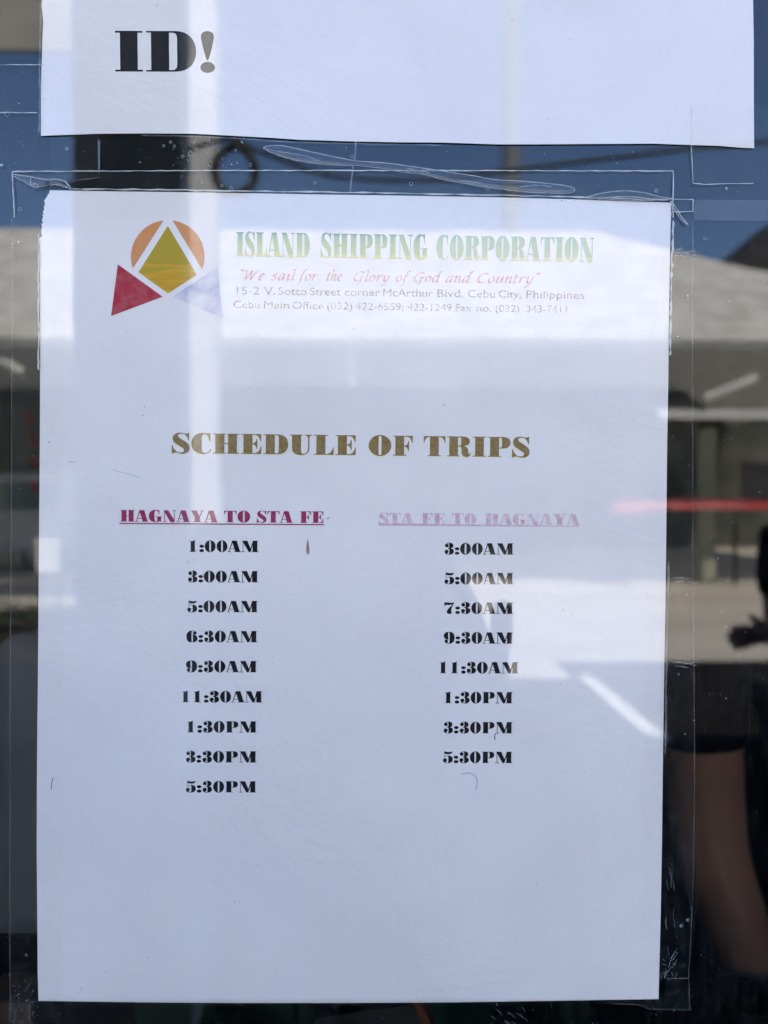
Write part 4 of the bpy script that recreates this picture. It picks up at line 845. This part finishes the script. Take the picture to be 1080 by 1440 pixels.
def person(loc, label, S, arms, skin, shirt, trousers, hair_long=False, f=1):
    """S: total scale; arms: two lists of three points (shoulder, elbow, wrist) + hand direction, in body space; f=+1 faces +y"""
    P = empty('person', loc, label, 'person', None); X0, Y0 = loc[0], loc[1]
    def W(x, y, z): return (X0+x*S, Y0+y*S*f, z*S)
    J = []; E_ = []
    def add(p, r, link_to=None):
        J.append((*W(*p), tuple(q*S for q in r) if isinstance(r, tuple) else r*S)); i = len(J)-1
        if link_to is not None: E_.append((link_to, i))
        return i
    pel = add((0, 0, .93), (.13, .10)); wa = add((0, 0, 1.08), (.115, .09), pel); ch = add((0, .01, 1.28), (.14, .10), wa); nb = add((0, .0, 1.44), (.06, .06), ch)
    nk = add((0, .01, 1.50), .050, nb); jw = add((0, .035, 1.56), (.058, .07), nk); hd = add((0, .02, 1.63), (.073, .092), jw); tp = add((0, .01, 1.70), (.055, .07), hd)
    ns = add((0, .115, 1.605), .013, hd)
    for s in (-1, 1):
        er = add((s*.082, .01, 1.62), .014, hd)
        hp = add((s*.09, 0, .90), .085, pel); kn = add((s*.10, .01, .50), .055, hp); an = add((s*.10, -.01, .09), .036, kn); ft = add((s*.11, .12, .035), .034, an)
    for A in arms:
        sh, el, wr, hdv = A
        i = add(sh, .048, ch); j = add(el, .038, i)
        mid = tuple((el[k]*.55+wr[k]*.45) for k in range(3)); m1 = add(mid, .035, j); k_ = add(wr, .025, m1)
        d = Vector(hdv).normalized(); side = d.cross(Vector((0, 1, 0))); side = side.normalized() if side.length > .1 else Vector((1, 0, 0)); w_ = Vector(wr)
        pm = add(tuple(w_+d*.05), (.034, .018), k_)
        for q, ln in zip((-1.5, -.5, .5, 1.5), (.062, .072, .067, .052)):
            b_ = w_+d*.085+side*q*.0150; i1 = add(tuple(b_), .010, pm); i2 = add(tuple(b_+d*ln*.55+Vector((0, .008, 0))), .0085, i1); add(tuple(b_+d*ln*.95+Vector((0, .024, 0))), .0075, i2)
        t1 = add(tuple(w_+d*.035-side*.032), .011, pm); add(tuple(w_+d*.075-side*.05), .009, t1)
    skinned('body', J, E_, skin, P)
    # shirt with sleeves
    J2 = []; E2 = []
    def a2(p, r, l=None):
        J2.append((*W(*p), tuple(q*S for q in r) if isinstance(r, tuple) else r*S)); i = len(J2)-1
        if l is not None: E2.append((l, i))
        return i
    p0 = a2((0, 0, .86), (.150, .118)); p1 = a2((0, 0, 1.05), (.142, .112), p0); p2 = a2((0, .01, 1.28), (.158, .120), p1); p3 = a2((0, .0, 1.44), (.075, .07), p2)
    for A in arms:
        s1 = a2(A[0], .064, p2); e = tuple(A[0][k]*.35+A[1][k]*.65 for k in range(3)); a2(e, .055, s1)
    skinned('shirt', J2, E2, shirt, P)
    J3 = [(*W(0, 0, .95), (.14*S, .112*S))]; E3 = []
    for s in (-1, 1):
        n0 = len(J3); J3 += [(*W(s*.09, 0, .88), .098*S), (*W(s*.10, .01, .50), .068*S), (*W(s*.10, -.01, .11), .052*S)]; E3 += [(0, n0), (n0, n0+1), (n0+1, n0+2)]
    skinned('trousers', J3, E3, trousers, P)
    hw = .125 if hair_long else .088
    Jh = [(*W(0, -.01, 1.665), (hw*S, .098*S)), (*W(0, -.005, 1.72), (hw*.75*S, .078*S)), (*W(0, -.055, 1.58), (hw*(1.3 if hair_long else .95)*S, .055*S))]
    Eh = [(0, 1), (0, 2)]
    if hair_long: Jh += [(*W(0, -.05, 1.44), (.185*S, .09*S))]; Eh += [(2, 3)]
    skinned('hood' if hair_long else 'hair', Jh, Eh, m_hair, P)
    for s in (-1, 1):
        bm = bmesh.new(); bmesh.ops.create_uvsphere(bm, u_segments=10, v_segments=6, radius=.011*S); c = W(s*.032, .098, 1.63)
        bmesh.ops.translate(bm, verts=bm.verts[:], vec=Vector(c)); from_bm('eye', bm, m_eye, P, True)
    for s in (-1, 1):
        bm = bmesh.new(); c = W(s*.11, .06, .04); box(bm, (c[0]-.05*S, c[1]-.14*S, 0), (c[0]+.05*S, c[1]+.14*S, .075*S), .025*S); from_bm('shoe', bm, m_blk, P, True)
    return P
S1 = .895
def inv(p, loc, S, f=1): return ((p[0]-loc[0])/S, (p[1]-loc[1])/S*f, p[2]/S)
l1 = (-.03, -.70, 0)
arms1 = [(inv((.075, -.69, 1.27), l1, S1), inv((.135, -.52, 1.08), l1, S1), inv((.085, -.315, 1.30), l1, S1), (-.42, .38, .80)),
         (inv((-.17, -.68, 1.37), l1, S1), inv((-.215, -.52, 1.385), l1, S1), inv((-.115, -.315, 1.30), l1, S1), (.42, .38, .80))]
person(l1, 'photographer in dark hooded clothes holding a phone up to the glass', S1, arms1, m_skin2, m_navy, m_navy, True)
S2 = .97
l2 = (1.245, -1.75, 0)
arms2 = [(inv((1.10, -1.75, 1.34), l2, S2), inv((1.09, -1.70, 1.08), l2, S2), inv((.99, -1.56, 1.115), l2, S2), (-.9, .3, .02)),
         (inv((1.43, -1.75, 1.34), l2, S2), inv((1.50, -1.74, 1.07), l2, S2), inv((1.48, -1.66, .84), l2, S2), (0, .1, -1))]
person(l2, 'bystander in black with one hand held forward, mirrored at the right border', S2, arms2, m_skin2, m_blk, m_blk)
# clerk behind the glass
S3 = .95; l3 = (.60, .52, 0)
sh, el, wr = G(972, 860, .46), G(994, 1190, .44), G(1078, 1420, .40)
arms3 = [(inv(sh, l3, S3, -1), inv(el, l3, S3, -1), inv(wr, l3, S3, -1), (.5, .3, -.9)),
         (inv((.80, .52, 1.30), l3, S3, -1), inv((.84, .50, 1.02), l3, S3, -1), inv((.80, .48, .86), l3, S3, -1), (0, .3, -1))]
person(l3, 'clerk in a black shirt behind the glass, bare brown arm beside the timetable', S3, arms3, m_skin, m_blk, m_blk, f=-1)
# phone in the photographer's hands
m_phone = plain('phone_back', (.10, .11, .12), (.115, .125, .135), 40, .25)
m_rim = plain('phone_rim', (.86, .86, .86), (.9, .9, .9), 40, .4)
m_lens = plain('lens_glass', (.01, .01, .012), (.015, .015, .02), 40, .05)
ph = empty('phone', (-.0145, -.262, 1.394), 'smartphone held upright, its camera side turned to the glass', 'phone')
def rrect(x0, x1, z0, z1, r, n=6):
    o = []
    for cx, cz, a0 in ((x1-r, z1-r, 0), (x0+r, z1-r, 90), (x0+r, z0+r, 180), (x1-r, z0+r, 270)):
        for k in range(n+1): t = math.radians(a0+90*k/n); o.append((cx+r*math.cos(t), cz+r*math.sin(t)))
    return o
def slab(name, loop, y0, y1, mat, parent, hole=None):
    bm = bmesh.new(); A = [bm.verts.new((x, y0, z)) for x, z in loop]; B = [bm.verts.new((x, y1, z)) for x, z in loop]; n = len(A)
    bm.faces.new(A); bm.faces.new(B[::-1])
    for i in range(n): bm.faces.new((A[i], A[(i+1) % n], B[(i+1) % n], B[i]))
    return from_bm(name, bm, mat, parent)
slab('rim', rrect(-.052, .023, 1.317, 1.4715, .011), -.2690, -.2610, m_rim, ph)
slab('back_panel', rrect(-.0492, .0202, 1.3198, 1.4687, .009), -.2609, -.2604, m_phone, ph)
for x, z in ((0, CAM_Z), (-.022, CAM_Z), (0, CAM_Z-.022)):
    bm = bmesh.new(); tube(bm, [(x, -.2604, z), (x, -.2590, z)], .007, 20); from_bm('lens', bm, m_lens, ph)

# ------------------------------------------------------------------ inside the office, seen dimly through the glass
m_green = plain('green_counter_top', (.11, .34, .14), (.13, .38, .16), 12, .8)
m_bluegrey = plain('blue_grey_plastic', (.50, .52, .66), (.55, .57, .70), 10, .5)
m_bluegrey2 = plain('slate_card', (.10, .11, .13), (.13, .14, .16), 10, .6)
m_orangep = plain('orange_card', (.50, .12, .03), (.56, .15, .04), 10, .6)
m_blackp = plain('black_plastic', (.010, .010, .011), (.016, .016, .018), 20, .4)
ct = empty('counter', (0, .19, 0), 'dark green counter just inside the window', 'counter')
zc = G(1000, 1393, .34).z
boxo('top', (-.9, .03, zc-.03), (1.1, .34, zc), m_green, ct, .004)
boxo('front_panel', (-.88, .05, .03), (1.08, .07, zc-.032), m_dark, ct)
def jar(u, v, y, r, label, top=True):
    p = G(u, v, y); t_ = empty('desk_pot', (p.x, y, zc), label, 'pot', 'dark pots on the counter')
    bm = bmesh.new(); h = p.z-zc; tube(bm, [(p.x, y, zc+.001), (p.x, y, zc+h*.85), (p.x, y, p.z)], [r, r*.98, r*.8], 20); from_bm('body', bm, m_blackp, t_, True)
    bm = bmesh.new(); tube(bm, [(p.x+math.cos(k*.7854)*r*.85, y+math.sin(k*.7854)*r*.85, p.z+.001) for k in range(8)], .0015, 6, True); from_bm('rim', bm, m_blackp, t_, True)
jar(1038, 1402, .20, .024, 'tallest black pot, rising past the green counter edge at the lower right')
jar(985, 1424, .14, .022, 'black pot just left of the tallest pot under the timetable corner')
jar(875, 1422, .14, .020, 'black pot hidden mostly behind the timetable, nearest its right corner')
for nm, pts, y0, mt, lb in (('desk_folder', [(445, 1432), (560, 1415), (592, 1412), (600, 1450), (440, 1450)], .10, m_bluegrey2, 'slate grey folder standing under the middle of the timetable'), ('desk_folder', [(62, 1412), (150, 1406), (172, 1436), (176, 1450), (60, 1450)], .12, m_bluegrey2, 'slate grey folder standing at the lower left beside the pinkish box'), ('desk_folder', [(580, 1411), (590, 1411), (612, 1450), (598, 1450)], .08, m_orangep, 'thin orange folder edge beside the slate folder')):
    P_ = [G(u, v, y0) for u, v in pts]; P_ = [Vector((p.x, y0, max(p.z, zc+.002))) for p in P_]
    bm = bmesh.new(); A = [bm.verts.new(p) for p in P_]; B = [bm.verts.new(p+Vector((0, .012, 0))) for p in P_]; bm.faces.new(A); bm.faces.new(B[::-1])
    for i in range(len(A)): bm.faces.new((A[i], A[(i+1) % len(A)], B[(i+1) % len(A)], B[i]))
    c = sum(P_, Vector())/len(P_); bmesh.ops.translate(bm, verts=bm.verts[:], vec=-c); o = from_bm(nm, bm, mt); o.location = c; tag(o, lb, 'folder')
# blue-grey monitor at the left
a, b = G(-60, 912, .07), G(180, 1325, .07)
mo = empty('computer_monitor', ((a.x+b.x)/2, .09, zc), 'blue grey computer monitor seen from behind, left of the timetable', 'monitor')
bm = bmesh.new(); z0 = b.z; lo, hi = (a.x, .07, z0), (b.x, .11, a.z); box(bm, lo, hi, .012)
for v in bm.verts: v.co.y += (v.co.z-z0)*.2
from_bm('housing', bm, m_bluegrey, mo, True)
boxo('stand', ((a.x+b.x)/2-.03, .085, zc+.002), ((a.x+b.x)/2+.03, .105, z0-.002), m_blackp, mo, .004)
boxo('foot', (G(-40, 1330, .12).x, .115, zc+.001), (G(22, 1330, .12).x, .15, G(0, 1328, .12).z), m_blackp, mo, .004)
p = G(8, 1410, .035); zz = p.z
m_card = plain('pinkish_card', (.42, .30, .25), (.47, .34, .28), 20, .8)
cd = boxo('card_box', (G(-30, 1410, .035).x, .035, zc+.002), (G(44, 1410, .035).x, .055, max(zz, zc+.02)), m_card, None, .002); tag(cd, 'pinkish beige card box at the lower left corner behind the glass', 'box')
# poster with red marks inside at the left
m_dred = plain('dull_red_print', (.30, .03, .03), (.36, .05, .05), 30, .8)
m_grey = plain('grey_door_panel', (.085, .09, .085), (.105, .11, .105), 5, .8)
ps = empty('hanging_banner', G(30, 640, .5), 'grey banner hanging inside with a column of dull red marks', 'banner')
a, b = G(-60, 330, .5), G(62, 800, .5)
boxo('cloth', (a.x, .5, b.z), (b.x, .505, a.z), m_grey, ps)
for u, v in ((39, 588), (44, 620), (45, 650), (46, 683)):
    bm = bmesh.new()
    for s in range(3):
        p = G(u+s*1.5, v-9+s*7, .4985); box(bm, (p.x-.0035, .4975, p.z-.002), (p.x+.0055, .4985, p.z+.0015))
    p = G(u+3, v, .4985); box(bm, (p.x-.001, .4965, p.z-.007), (p.x+.0015, .4974, p.z+.007)); from_bm('red_mark', bm, m_dred, ps)

for o in bpy.data.objects:
    if o.type == 'MESH' and not o.data.materials: o.data.materials.append(m_dark)
